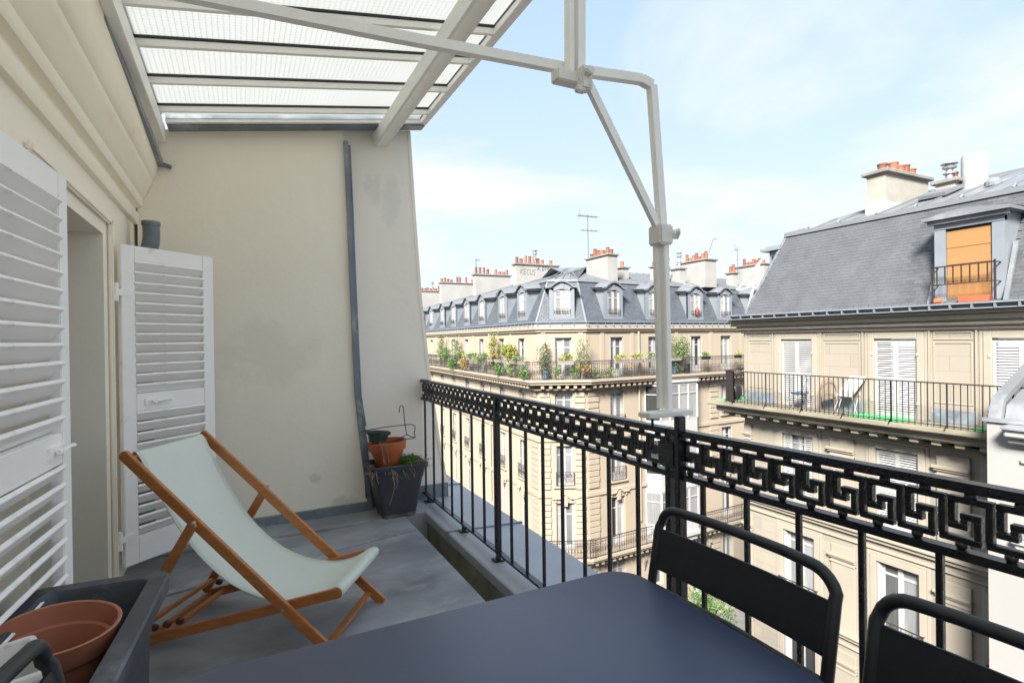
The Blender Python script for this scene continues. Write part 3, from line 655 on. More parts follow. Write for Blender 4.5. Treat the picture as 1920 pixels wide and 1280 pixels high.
# ================================================================== slate roofed building opposite
OB = empty('opposite_building', (16, 8, GZ), 'stone building across the street with orange dormer blind and closed white shutters', 'building')
fO = Fac((16, 13.53), (0, -1)); OL = 22.0
OWC = [2.03, 4.97, 7.66, 10.6, 13.5, 16.4]
OR = [(-.95, 1.20), (-4.05, -1.87), (-7.25, -5.05), (-10.4, -8.2), (-13.5, -11.35), (GZ+.2, -14.6)]
b = fO.mb(); wall(b, 0, OL, GZ, 1.65, [(c-.54, c+.54, a, z) for c in OWC for a, z in OR], .28)
b.face([(0, 0, GZ), (0, 9, GZ), (0, 9, 1.65), (0, 0, 1.65)], [(0, 0), (9, 0), (9, 19), (0, 19)]); b.build('wall', stone_r, OB)
b = fO.mb()
for z0, z1, o in ((1.42, 1.52, .10), (1.522, 1.66, .2), (1.662, 1.80, .32), (1.802, 1.90, .42)): b.box(-o, OL, -o, .1, z0, z1)
b.build('cornice', stone_t, OB, bevel=.03, seg=2)
# surrounds, panels, plinth strip
for c in OWC:
    for r, (a, z) in enumerate(OR[:5]):
        q = fO.mb(); t = .17
        q.box(c-.54-t, c-.54, -.05, .01, a, z+t); q.box(c+.54, c+.54+t, -.05, .01, a, z+t); q.box(c-.54, c+.54, -.05, .01, z, z+t)
        q.box(c-.54-t-.09, c-.54-t, -.025, .01, a, z+t+.09); q.box(c+.54+t, c+.54+t+.09, -.025, .01, a, z+t+.09); q.box(c-.54-t, c+.54+t, -.025, .01, z+t, z+t+.09)
        if r: q.box(c-.75, c+.75, -.14, .01, a-.12, a-.002)
        q.build('window_surround', stone_t, OB, bevel=.012, seg=1)
for c0, c1 in zip([-.7]+OWC, OWC):
    if c0 < 0: x0, x1 = .22, c1-.92
    else: x0, x1 = c0+.92, c1-.92
    q = fO.mb()
    for z0, z1 in ((-.45, 1.12), (1.17, 1.38)):
        q.box(x0, x0+.04, -.02, .01, z0, z1); q.box(x1-.04, x1, -.02, .01, z0, z1); q.box(x0+.04, x1-.04, -.02, .01, z1-.04, z1); q.box(x0+.04, x1-.04, -.02, .01, z0, z0+.04)
    q.box(x0-.10, x0-.06, -.06, .01, -.9, 1.4); q.box(x1+.06, x1+.10, -.06, .01, -.9, 1.4)
    q.build('wall_panel', stone_t, OB)
    q = fO.mb(); q.box(c0+.80 if c0 > 0 else .0, c1-.80, -.03, .01, -.94, -.60); q.build('zinc_upstand', zinc_s, OB)
    s = (c0+c1)/2 if c0 > 0 else .16
    for zt, zb in ((-1.75, -4.35), (-4.95, -7.5), (-8.1, -10.7), (-11.2, -14.2)):
        q = fO.mb(); w2 = .36 if c0 > 0 else .15
        q.box(s-w2, s+w2, -.07, .01, zb, zt); q.box(s-w2-.05, s+w2+.02, -.12, .01, zt-.42, zt-.36); q.box(s-w2-.09, s+w2+.02, -.16, .01, zt-.36, zt-.28); q.box(s-w2-.03, s+w2, -.10, .01, zt-.55, zt-.50)
        q.build('pilaster', stone_t, OB, bevel=.01, seg=1)
for zt in (-4.45, -7.62, -10.8, -14.3):
    q = fO.mb(); q.box(-.12, OL, -.12, .01, zt-.06, zt+.06); q.box(-.08, OL, -.07, .01, zt-.3, zt-.24); q.box(-.2, OL, -.2, .01, zt+.062, zt+.14); q.build('string_course', stone_t, OB, bevel=.015, seg=1)
# balcony
q = fO.mb(); q.box(.0, OL, -.95, .02, -1.10, -.95); q.box(-.9, .0, -.95, 3, -1.10, -.95); q.build('balcony_slab', stone_dirty, OB, bevel=.03, seg=2)
q = fO.mb(); q.box(-.65, OL, -.72, .02, -1.32, -1.103); q.box(-.5, OL, -.30, .02, -1.52, -1.45); q.build('balcony_cornice', stone_dirty, OB, bevel=.05, seg=2)
mo = MB().box(-.11, .11, -.60, .02, -1.45, -1.322).mesh('bracket', stone_t, bevel=.02, seg=1)
for k in range(44): link('bracket', mo, OB, fO.M(-.3+k*.5, 0, 0))
pts = [(0.2, .93), (14, .93)]
def bar_rail(P, z0, h, parent, step=.135):
    for (p, q) in zip(P, P[1:]):
        p, q = V(p), V(q); d = (q-p); n = max(2, int(d.length/step)); b = MB()
        b.beam(p+V((0, 0, h)), q+V((0, 0, h)), .045, .03); b.beam(p+V((0, 0, .06)), q+V((0, 0, .06)), .03, .02)
        for k in range(n+1): 
            c = p+d*(k/n); t = .028 if k % 9 == 0 else .016; b.beam(c-V((0, 0, .0)), c+V((0, 0, h)), t, t)
            if k % 9 == 0: b.beam(c+V((-.0, 0, .12)), c+V((-.12, 0, -.02)), .02, .02)
        b.build('balcony_railing', iron_b, parent)
bar_rail([(15.12, 13.22+.0, -.95), (15.12, 10.7, -.95), (15.12, 8.2, -.95), (15.12, 5.7, -.95), (15.12, 2, -.95), (15.12, -4, -.95)], -.95, 1.08, OB)
bar_rail([(15.12, 13.22, -.95), (15.35, 13.75, -.95)], -.95, 1.08, OB, .05); bar_rail([(15.35, 13.75, -.95), (17.2, 14.4, -.95)], -.95, 1.08, OB)
# shutters and windows
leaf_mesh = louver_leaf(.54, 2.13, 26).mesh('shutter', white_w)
nar_mesh = louver_leaf(.30, 2.16, 26).mesh('shutter', white_w)
ow = window_meshes(1.08, 2.18, 0, .86, .16)
for j, c in enumerate(OWC):
    for sg in (0, 1): link('shutter', leaf_mesh, OB, fO.M(c-.54+.54*sg, -.02, -.94) if True else None)
    [MB(fO.M()).box(c+sx_*.58-.03, c+sx_*.58+.03, -.07, -.05, z, z+.07).build('hinge', white_w, OB) for sx_ in (-1, 1) for z in (-.55, .75)]
    for r, (a, z) in enumerate(OR):
        if r == 0: continue
        M = fO.M(c, 0, a); o = link('window', ow[0], OB, M)
        for dx in (0, .48): link('pane', ow[1], o, M @ MX.Translation((dx, 0, 0)))
        if r == 1:
            for x, an in ((-.54, 0), (.0, 0)) if j else ((-.54, 0), (.18, 0)):
                link('shutter', leaf_mesh if j else nar_mesh, OB, fO.M(c+x, -.06, a+.02) @ MX.Rotation(R(an), 4, 'Z'))
        else:
            for x, an, sg in ((-.52, 62, 1), (.52, -62, -1)):
                link('shutter', nar_mesh, OB, fO.M(c+x, -.01, a+.01) @ MX.Rotation(R(an), 4, 'Z') @ MX.Scale(sg, 4, (1, 0, 0)))
            guard(fO, c, a+.02, 1.35, .62, .12, OB, iron_f)
            for k in (-1, 1): 
                q = fO.mb(); q.box(c+k*.6-.06, c+k*.6+.06, -.16, 0, a-.40, a-.12); q.build('console', stone_t, OB, bevel=.02, seg=1)
# roof: slates one by one
ys = [13.53-k*.205 for k in range(70)]
def mans(y, t): return V((15.72+1.28*t, y, 2.06+2.74*t))
um = MB(); um.face([(15.76, 13.25, 2.0), (15.76, -6, 2.0), (17.04, -6, 4.76), (17.04, 12.52, 4.76)]); um.face([(15.76, 13.25, 2.0), (17.04, 12.52, 4.76), (26, 12.52, 4.76), (26, 13.25, 2.0)])
UM = um.build('mansard', slate_b, OB)
sl_dir = V((1.28, 0, 2.74)); sl_len = sl_dir.length; sl_dir.normalize(); nrm = V((-sl_dir.z, 0, sl_dir.x))
slm = MB(); slm.box(-.0985, .0985, 0, .20, -.004, .004); slate_mesh = slm.mesh('slate', slate_o, bevel=0)
rows = int(sl_len/.108); slates = []
rs = random.Random(11); by = MX((V((0, -1, 0)), sl_dir, nrm)).transposed().to_4x4()
DY0, DY1 = 6.10, 7.48     # dormer gap
for r in range(rows):
    t = r*.108/sl_len; yl = 13.25-.73*t
    for k in range(52):
        y = 13.3-.205*(k+.5*(r % 2))
        if y > yl-.05 or y < 3.6: continue
        base = mans(y, t)
        if DY0-.05 < y < DY1+.05 and 2.0 < base.z < 4.22: continue
        M = MX.Translation(base + nrm*(.012+rs.uniform(-.001, .001))) @ by @ MX.Rotation(R(rs.uniform(-.7, .7)), 4, 'Z') @ MX.Rotation(R(-2.6+rs.uniform(-.5, .5)), 4, 'X')
        slates.append((y, r, M))
slates.sort(key=lambda a: (abs(a[0]-6.6), a[1]))
rest = MB()
for k, (y, r, M) in enumerate(slates):
    if k < 300: link('slate', slate_mesh, UM, M)
    else:
        rest.M = M; rest.box(-.0985, .0985, 0, .20, -.004, .004)
link('slates', rest.mesh('slates', slate_o, recalc=False), UM)['kind'] = 'stuff'
# zinc upper roof
zq = MB(); zq.face([(17, 12.54, 4.84), (17, -6, 4.84), (21, -6, 6.18), (21, 9.6, 6.18)]); zq.face([(17, 12.54, 4.84), (21, 9.6, 6.18), (26, 9.6, 6.18), (26, 12.54, 4.84)]); zq.face([(21, 9.6, 6.18), (21, -6, 6.18), (26, -6, 5.5), (26, 9.6, 6.18)])
zq.beam((16.97, 12.56, 4.80), (16.97, -6, 4.80), .14, .13); zq.beam((16.97, 12.56, 4.80), (26, 12.56, 4.8), .12, .12)
ZQ = zq.build('roof', zinc_r, OB)
q = MB()
for k in range(22):
    y = 12.2-k*.62; t = min(1, max(.02, (12.54-y)/2.94)); q.beam((17.0, y, 4.86), (17+4*t, y, 4.86+1.34*t), .05, .05)
q.beam((17, 12.54, 4.86), (21, 9.6, 6.2), .08, .06); q.beam((21, 9.6, 6.2), (21, -6, 6.2), .1, .08)
q.build('roof_seam', zinc_r, OB)
for k in range(10): MB().tube([(17.05, 11.9-k*1.1, 4.9), (17.2, 11.9-k*1.1, 5.0), (17.32, 11.9-k*1.1, 4.95)], .025, 6).build('roof_hook', steel, OB)
for sgn in (0,): MB().beam((15.78, 13.27, 2.1), (17.02, 12.55, 4.8), .14, .05).build('hip_flashing', zinc_d, OB)
# gutter
q = MB(); q.box(15.38, 15.44, -6, 13.75, 2.02, 2.06); q.box(15.42, 15.8, -6, 13.72, 1.90, 1.925); q.box(15.42, 15.8, -6, 13.72, 2.03, 2.055); q.box(15.55, 15.6, -6, 13.7, 1.92, 2.04); q.build('gutter', zinc_d, OB)
gb = MB().box(15.39, 15.46, -.02, .02, 1.90, 2.03).mesh('gutter_bracket', zinc_r)
for k in range(34): link('gutter_bracket', gb, OB, MX.Translation((0, 13.6-k*.44, 0)))
# dormer with the orange blind
dq = MB(); y0, y1 = 6.32, 7.26; xf = 15.80
dq.box(xf, xf+.12, y1, y1+.24, 2.12, 4.05); dq.box(xf, xf+.12, y0-.24, y0, 2.12, 4.05); dq.box(xf-.01, xf+.12, y0-.24, y1+.24, 3.93, 4.16)
for yy_ in (y0-.22, y1+.20): dq.face([(xf, yy_, 2.12), (xf+.1, yy_, 2.12), (xf+1.05, yy_, 4.16), (xf, yy_, 4.16)])
DQ = dq.build('dormer', zinc_d, OB)
q = MB(); q.box(xf-.22, xf+1.25, y0-.42, y1+.42, 4.162, 4.24); q.box(xf-.12, xf, y0-.34, y1+.34, 4.06, 4.16); q.ext([(y0-.42, 4.24), ((y0+y1)/2, 4.36), (y1+.42, 4.24)], lambda y, z: (xf-.2, y, z), lambda y, z: (xf+1.3, y, z+.05)); q.build('dormer_roof', zinc_r, DQ)
q = MB()
for k in range(12):
    za = 2.20+k*.139; q.box(xf+.05+.006*(k % 3), xf+.08+.006*(k % 3), y0+.03, y1-.01, za, za+.1395)
q.build('blind', blind, DQ)
q = MB(); q.box(xf+.10, xf+.14, y0, y1, 2.16, 3.94); q.build('shade_panel', dark, DQ)  # black panel painted as shade behind the blind
q = MB(); zt = 2.97; xr = 15.52; q.box(xr-.015, xr+.015, y0-.16, y1+.16, zt-.015, zt+.015); q.box(xr-.012, xr+.012, y0-.16, y1+.16, 2.52, 2.545)
for yy_ in (y0-.16, y1+.16): q.box(xr-.015, xr+.015, yy_-.02, yy_+.02, 2.1, zt+.05); q.box(xr, xf+.05, yy_-.012, yy_+.012, zt-.012, zt+.012); q.box(xr, xf+.05, yy_-.012, yy_+.012, 2.52, 2.54)
for k in range(7): yy_ = y0-.02+k*.17; q.box(xr-.01, xr+.01, yy_-.012, yy_+.012, 2.53, zt)
q.build('dormer_railing', iron_b, DQ)
for yy_ in (y0-.30, y1+.30): MB().beam((15.66, yy_, 2.07), (16.2, yy_, 3.45), .09, .06).build('dormer_flashing', zinc_r, DQ)
tag(MB().rrect([(15.66, 6.62, 2.08, .09, .30, .04), (15.66, 6.62, 2.22, .10, .33, .04)]).build('plant_trough', redp), 'red trough on the sill under the orange dormer blind', 'planter')
tag(MB().tube([(15.62, 7.46, 2.13), (15.62, 7.26, 2.15)], .06, 10).build('clay_pot', terra, smooth=40), 'small brown pot lying at the left foot of the orange dormer', 'pot')
# end dormer seen from its side, with props
q = MB(); q.box(16.9, 17.35, 12.75, 13.15, 2.3, 4.32); ED = q.build('dormer', zinc_d, OB)
q = MB(); q.box(16.72, 17.5, 12.6, 13.4, 4.322, 4.42); q.box(16.85, 17.4, 12.6, 13.28, 4.42, 4.5); q.build('dormer_roof', zinc_d, ED)
MB().box(16.88, 16.9, 12.85, 13.05, 2.7, 4.15).build('shade_panel', dark, ED)  # black panel painted as the shaded dormer opening
q = MB(); q.beam((16.75, 13.3, 4.1), (15.75, 13.6, 2.95), .06, .06); q.beam((15.75, 13.6, 2.95), (16.7, 13.3, 3.2), .05, .05); q.beam((16.55, 13.3, 3.85), (15.95, 13.35, 2.1), .07, .05); q.build('awning_prop', white_w, ED)
# chimneys, tank, vents
rg = random.Random(5)
CH = chimney(OB, (17.8, 10.02), (20.2, 10.02), .56, 5.0, 6.42, 0, rg, chim_g, capw=.12)
pm2 = MB().lathe((0, 0, 0), [(.13, 0), (.125, .2), (.135, .34), (.15, .35), (.15, .40), (.11, .40), (.10, .2)], 14, (True, True)).mesh('chimney_pot', pot_o, smooth=40)
for x, z in ((18.15, -.12), (18.75, .0), (19.1, -.05), (19.4, .0), (19.75, -.08)): link('chimney_pot', pm2, CH, MX.Translation((x, 10.02, 6.40+z)))
q = MB(); q.box(17.77, 20.0, 9.70, 10.34, 4.95, 5.42); q.build('chimney_flashing', white_w, CH)
C_s = chimney(OB, (19.0, 8.72), (20.0, 8.72), .5, 5.2, 5.95, 1, rg, chim_g); cowl(C_s, 19.25, 8.72, 5.94, .55)
tag(MB().lathe((19.5, 8.2, 0), [(.30, 5.55), (.315, 5.9), (.315, 6.52), (.30, 6.58), (.22, 6.62), (.0, 6.63)], 28).build('water_tank', white_w, smooth=35), 'white cylindrical tank standing on the zinc roof opposite', 'tank')
q = MB(); q.beam((18.2, 8.7, 5.36), (19.2, 8.7, 5.70), .7, .10, (0, 0, 1)); q.build('roof_hatch', zinc_r, OB)
q = MB(); q.M = MX.Translation((18.6, 7.4, 5.42)) @ MX.Rotation(R(-18), 4, 'Y'); q.lathe((0, 0, 0), [(.2, 0), (.18, .1), (.1, .16), (0, .18)], 12); q.build('roof_vent', zinc_d, OB)

# ================================================================== white building at the right edge
WB = empty('white_building', (14.2, 4, GZ), 'white rendered building with zinc capped cornice at the right edge of the street', 'building')
fW = Fac((14.2, 5.8), (0, -1))
q = fW.mb(); q.box(0, 12, 0, 6, GZ, -.55); q.build('wall', white_b, WB)
q = fW.mb(); q.box(-.06, 12, -.06, 6, -.548, -.47); q.build('coping', zinc_r, WB)
q = fW.mb(); q.box(.40, 12, -.10, .01, -1.02, -.94); q.box(.40, 12, -.20, .01, -.938, -.80); q.box(.40, 12, -.34, .01, -.798, -.66); q.box(.55, 12, -.06, .01, -1.35, -1.24); q.build('cornice', white_b, WB, bevel=.03, seg=2)
q = fW.mb(); q.box(.36, 12, -.40, .0, -.658, -.56); q.build('gutter', zinc_r, WB, bevel=.03, seg=2)
q = fW.mb(); q.ext([(.0, -.468), (.14, -.06), (1.45, .54), (6, 2.6), (6, 2.45), (1.5, .42), (.24, -.14), (.14, -.468)], lambda y, z: (.02, y, z), lambda y, z: (.24, y, z)); q.ext([(.12, -.468), (.2, -.2), (1.5, .38), (6, 2.4), (6, -.468)], lambda y, z: (.26, y, z), lambda y, z: (12, y, z)); q.build('mansard', zinc_r, WB)
for z in (-3.0, -6.4):
    q = fW.mb(); q.box(.42, .85, -.16, .0, z, z+.1); q.box(.48, .8, -.12, 0, z-.35, z); q.box(.52, .76, -.08, 0, z-.55, z-.35); q.build('console', white_b, WB, bevel=.03, seg=2)
    q = fW.mb(); q.box(.5, .8, -.02, .0, z+.12, z+.42); q.build('wall_plate', zinc_s, WB)

# ================================================================== our own house (to the left) and the party wall
HX = -.62
HO = empty('house', (HX, 2.5, 0), 'cream plastered house wall at the left with heavy cornice and louvred white shutters', 'building')
DY = (2.28, 3.42); DZ = (-.02, 1.90)
q = MB(MX.Translation((HX, 0, 0)) @ MX.Rotation(R(90), 4, 'Z'))   # local x = world y, local y = -world x (into the wall)
wall(q, -14, 4.6, -.4, 2.98, [(DY[0], DY[1], *DZ), (.95, 1.95, .15, 1.85)], .34);  # second hole is an added recess, gives dark gaps between shutter slats
q.face([(DY[1]+.09, -.001, -.02), (DY[1]+.10, -.001, -.02), (DY[1]+.10, -.001, 1.9), (DY[1]+.09, -.001, 1.9)])
q.build('wall', plaster, HO)
q = MB(); q.box(HX, HX+.025, DY[1]+.085, DY[1]+.12, .02, 2.0); q.box(HX, HX+.025, DY[0], DY[1]+.12, 1.965, 2.0); q.build('door_surround', plaster, HO, bevel=.008, seg=2)
q = MB(); q.box(-1.9, -.98, 2.0, 3.7, -.02, 0); q.box(-1.95, -1.9, 2.0, 3.7, 0, 2.1); q.box(-1.9, -.97, 3.6, 3.65, 0, 2.1); q.box(-1.9, -.97, 2.0, 2.05, 0, 2.1); q.box(-1.9, -.97, 2.05, 3.6, 2.0, 2.1); q.box(-1.2, -1.15, .9, 2.0, .1, 1.9); q.build('interior', dark, HO)  # shade-black room; last box backs the added recess behind the shutter
q = MB(); q.box(-1.0, -.93, DY[1]-.07, DY[1], 0, 1.9); q.box(-1.0, -.93, DY[0], DY[0]+.07, 0, 1.9); q.box(-1.0, -.93, DY[0]+.07, DY[1]-.07, 1.83, 1.9); q.box(-.99, -.94, DY[0]+.07, DY[1]-.07, 0, .5); q.box(-.99, -.94, 2.80, 2.90, .5, 1.83); DF = q.build('door_frame', white_w, HO)
MB().box(-.97, -.96, DY[0]+.07, DY[1]-.07, .5, 1.83).build('pane', pane_m, DF)
MB().box(-.98, -.60, DY[0]-.02, DY[1]+.02, -.02, .05).build('threshold', zinc_s, HO)
prof = [(-.66, 2.12), (-.597, 2.13), (-.59, 2.15), (-.59, 2.195), (-.605, 2.21), (-.608, 2.235), (-.575, 2.245), (-.568, 2.26), (-.568, 2.30), (-.558, 2.312), (-.548, 2.33), (-.535, 2.365), (-.52, 2.395), (-.512, 2.415), (-.512, 2.435), (-.502, 2.445), (-.49, 2.475), (-.482, 2.51), (-.478, 2.53), (-.478, 2.74), (-.66, 2.75)]
q = MB(); q.ext(prof, lambda x, z: (x, -14, z), lambda x, z: (x, 4.345, z)); q.build('cornice', cornice_m, HO, smooth=38)
q = MB(); q.strip([(-.62, -14, 2.98), (-.62, 4.6, 2.98)], [(-8, -14, 5.4), (-8, 4.6, 5.4)]); q.box(-8.9, -.7, 4.64, 14, -.4, 2.9); q.face([(-.62, -14, -18), (-.62, -14, 2.98), (-8, -14, 5.4), (-8, -14, -18)]); q.build('unseen_roof', slate_b, HO)  # unseen roof added above, kept low so the sun reaches the canopy
q = MB(); q.box(-8.9, 1.80, -14, 14, GZ, -.42); q.build('lower_wall', stone_c, HO)
# rainwater elbow at the corner
q = MB(); q.tube(catmull([(-.498, 4.12, 2.10), (-.495, 4.12, 2.03), (-.502, 4.12, 1.96), (-.53, 4.13, 1.88), (-.545, 4.14, 1.80), (-.545, 4.14, .1)], 6), .048, 16); DP = q.build('downpipe', zinc_s, HO, smooth=50)
q = MB(); q.tube([(-.497, 4.12, 2.085), (-.497, 4.12, 2.11)], .053, 16); q.build('pipe_collar', zinc_s, DP, smooth=50)
# shutters beside the door
def near_shutter(M, wd, h, label, latch=.18, n_up=13, n_lo=12):
    b = MB(M); st = .075; t = .034
    b.box(0, st, 0, t, 0, h); b.box(wd-st, wd, 0, t, 0, h); b.box(st, wd-st, .002, t-.002, 0, .15); b.box(st, wd-st, .002, t-.002, h-.085, h); mz = h*.505; b.box(st, wd-st, .002, t-.002, mz-.05, mz+.05)
    o = b.build('shutter', white_p, HO, bevel=.003, seg=2, label=label)
    sm_ = MB(); sm_.M = MX.Rotation(R(-46), 4, 'X'); sm_.box(st-.004, wd-st+.004, -.034, .034, -.0075, .0075); me = sm_.mesh('slat', white_p, bevel=.002, seg=1)
    for z0, z1, n in ((.15, mz-.05, n_lo), (mz+.05, h-.085, n_up)):
        for k in range(n): link('slat', me, o, M @ MX.Translation((0, t/2, z0+(k+.5)*(z1-z0)/n)) @ MX.Rotation(R(random.uniform(-2, 2)), 4, 'X'))
    q = MB(M); x = latch; q.rrect([(x+.06, -.004, 0, 0, 0, 0)]) if False else None
    q.box(x, x+.13, -.006, .002, mz-.018, mz+.018); q.tube([(x+.03, -.018, mz), (x+.08, -.02, mz+.002), (x+.12, -.022, mz+.006), (x+.145, -.022, mz+.003)], [.008, .007, .006, .008], 8); q.tube([(x+.05, 0, mz), (x+.05, -.026, mz)], .011, 8)
    q.build('handle', white_p, o, smooth=40)
    for z in (.16, h-.27):
        q = MB(M); q.box(-.07, .05, -.004, .0, z-.018, z+.018); q.tube([(-.035, -.012, z-.05), (-.035, -.012, z+.05)], .013, 10); q.box(-.09, -.03, -.02, -.006, z-.05, z-.015); q.build('hinge', white_p, o, smooth=40)
    return o
p0 = V((-.585, 3.66, .09)); p1 = V((-.15, 4.03, .09)); d = p1-p0; ang = math.atan2(d.y, d.x)
near_shutter(MX.Translation(p0) @ MX.Rotation(ang, 4, 'Z'), d.length, 1.80, 'tall white louvred shutter opened across the corner behind the deck chair', .12)
a2 = R(90-4); p2 = V((-.558, 1.63, .09)); near_shutter(MX.Translation(p2) @ MX.Rotation(a2, 4, 'Z'), .665, 1.80, 'white louvred shutter folded against the wall at the left edge', .47)
# party wall closing the terrace
PW = empty('party_wall', (.6, 4.4, 0), 'cream rendered party wall at the end of the terrace, its outer edge leaning outwards', 'wall')
ins = [(-.6, -.1), (.905, -.1), (.89, .0), (.84, .45), (.80, .9), (.772, 1.8), (.742, 2.87), (.727, 3.0), (-.48, 2.78), (-.6, 2.78)]
MB().ext(ins, lambda x, z: (x, 4.35, z), lambda x, z: (x, 4.60, z)).build('wall', plaster, PW)
outp = [(.60, -.1), (1.60, -.1), (1.568, .06), (1.50, .46), (1.418, 1.05), (1.355, 1.68), (1.312, 2.38), (1.275, 3.08), (.60, 2.98)]
MB().ext(outp, lambda x, z: (x, 4.43, z), lambda x, z: (x, 4.62, z)).build('outer_wall', plaster2, PW)
q = MB(); e = outp[1:8]
for (x, z), (x2, z2) in zip(e, e[1:]): q.face([(x-.004, 4.425, z), (x+.022, 4.425, z), (x2+.022, 4.425, z2), (x2-.004, 4.425, z2)]); q.face([(x+.022, 4.425, z), (x+.022, 4.64, z), (x2+.022, 4.64, z2), (x2+.022, 4.425, z2)]); q.face([(x-.004, 4.425, z), (x-.004, 4.44, z), (x2-.004, 4.44, z2), (x2-.004, 4.425, z2)])
q.build('edge_coping', plaster2, PW)
e = [(.742, 2.88), (.757, 2.4), (.772, 1.8), (.785, 1.35), (.80, .9), (.822, .65), (.842, .45), (.868, .2), (.893, -.0)]
q = MB()
for (x, z), (x2, z2) in zip(e, e[1:]):
    q.beam((x+.012, 4.38, z), (x2+.012, 4.38, z2), .03, .13, (0, 1, 0)); 
q.build('zinc_flashing', zinc_s, PW)
q = MB()
for (x, z), (x2, z2) in zip(e, e[1:]): q.beam((x+.044, 4.415, z), (x2+.044+.012*(z2 < .9), 4.415, z2), .035, .02, (0, 1, 0))
q.build('zinc_flashing', zinc_s, PW)
q = MB(); q.tube(catmull([(.80, 4.345, .95), (.82, 4.335, .72), (.835, 4.34, .58), (.86, 4.33, .35), (.872, 4.33, .10)], 5), .006, 6); q.build('cable', blk, PW)
q = MB(); q.box(-.60, .50, 4.322, 4.348, -.01, .065); q.box(.503, .885, 4.320, 4.348, -.01, .068); q.box(.485, .52, 4.316, 4.32, -.01, .07); q.build('base_flashing', zinc_s, PW, bevel=.004, seg=1)
q = MB(); q.box(1.0, 1.58, 4.41, 4.428, -.03, .11); q.build('base_flashing', zinc_s, PW)

# terrace floor, channel, ledge
q = MB(); n = 46
sub = [(-.62+1.72*k/14) for k in range(15)]; ysb = [-6+10.36*k/60 for k in range(61)]; rz = random.Random(2)  # floor extended out of view, its sunlit part bounces light forward
hz = {}
for i in range(15):
    for j in range(61):
        e = .35*math.sin(sub[i]*5+ysb[j]*2.1)+.3*math.sin(ysb[j]*7.3+sub[i]*2)+rz.uniform(-.3, .3)
        hz[i, j] = e*.004 if i < 14 else 0
for i in range(14):
    for j in range(60): q.face([(sub[i], ysb[j], hz[i, j]), (sub[i+1], ysb[j], hz[i+1, j]), (sub[i+1], ysb[j+1], hz[i+1, j+1]), (sub[i], ysb[j+1], hz[i, j+1])])
q.face([(1.10, -6, 0), (1.10, 4.0, 0), (1.10, 4.0, -.30), (1.10, -6, -.30)])
fl = q.build('terrace_floor', zinc_f, smooth=60); fl['kind'] = 'structure'
MB().box(-.615, .95, 4.02, 4.036, -.004, .012).build('floor_seam', zinc_f, fl, bevel=.005)
q = MB(); q.beam((-.6, 3.35, .001), (1.09, 3.72, .001), .03, .010); q.build('floor_seam', zinc_f, fl, bevel=.004)
q = MB(); q.beam((-.6, 1.9, .001), (1.09, 2.1, .001), .03, .010); q.build('floor_seam', zinc_f, fl, bevel=.004)
q = MB(); q.box(1.09, 1.30, -6, 4.42, -.34, -.30); q.box(1.27, 1.30, -6, 4.03, -.30, -.02); q.build('rain_channel', channel_m)['kind'] = 'structure'
q = MB(); q.box(1.09, 1.30, 4.06, 4.43, -.30, .004); q.build('channel_end', zinc_l)['kind'] = 'structure'
cuts = [-6, -4.5, -3, -1.5, -.1, 1.35, 2.49, 3.55, 4.78, 6.2, 8, 12]
ledge = []
for k, (a, c) in enumerate(zip(cuts, cuts[1:])):
    q = MB(); q.ext([(1.262, -.03), (1.262, .0), (1.275, .006), (1.83, -.022), (1.84, -.03), (1.84, -.10), (1.78, -.10), (1.78, -.42), (1.30, -.42), (1.30, -.06), (1.262, -.06)], lambda x, z: (x, a+.004, z), lambda x, z: (x, c-.004, z))
    o = q.build('ledge', zinc_l, bevel=.003, seg=1); o['kind'] = 'structure'
    q = MB(); q.beam((1.258, c, .006), (1.842, c, -.018), .022, .012); q.build('ledge_seam', zinc_s, o)

# ================================================================== glass canopy
CA = empty('glass_canopy', (.4, 4.3, 2.9), 'wired glass canopy on painted iron bars over the terrace', 'canopy')
def cz(x): return 2.79+(x+.43)*.164          # underside of the bars
BY = [4.05, 3.63, 3.20, 2.835] + [2.46-.37*k for k in range(11)]  # unseen rear bars added, canopy length set by where it shades
for y in BY:
    q = MB(); q.beam((-.45, y, cz(-.45)+.02), (1.335, y, cz(1.335)+.02), .025, .034); q.beam((-.45, y, cz(-.45)+.052), (1.335, y, cz(1.335)+.052), .010, .024); q.build('glazing_bar', frame_p, CA)
    q = MB(); q.beam((-.45, y-.014, cz(-.45)+.046), (1.335, y-.014, cz(1.335)+.046), .012, .011); q.build('putty', blk, CA)
yy = [4.24]+BY
for a, c in zip(yy, yy[1:]):
    q = MB(); q.beam((-.46, (a+c)/2, cz(-.46)+.060), (1.37, (a+c)/2, cz(1.37)+.060), (a-c)-.016, .006); q.build('glass_pane', glass_w, CA)
q = MB(); q.beam((-.455, -1.3, cz(-.455)-.05), (-.455, 4.30, cz(-.455)-.05), .05, .11); q.beam((-.50, -1.3, cz(-.5)-.005), (-.50, 4.28, cz(-.5)-.005), .10, .03); q.build('wall_beam', frame_p, CA, bevel=.004)
q = MB(); q.beam((1.35, -1.3, cz(1.35)+.02), (1.35, 4.27, cz(1.35)+.02), .045, .05); q.beam((1.375, -1.3, cz(1.35)+.05), (1.375, 4.27, cz(1.35)+.05), .02, .09); q.build('edge_bar', frame_p, CA, bevel=.003)
q = MB(); q.beam((1.332, -1.3, cz(1.33)+.046), (1.332, 4.25, cz(1.33)+.046), .014, .014); q.build('putty', blk, CA)
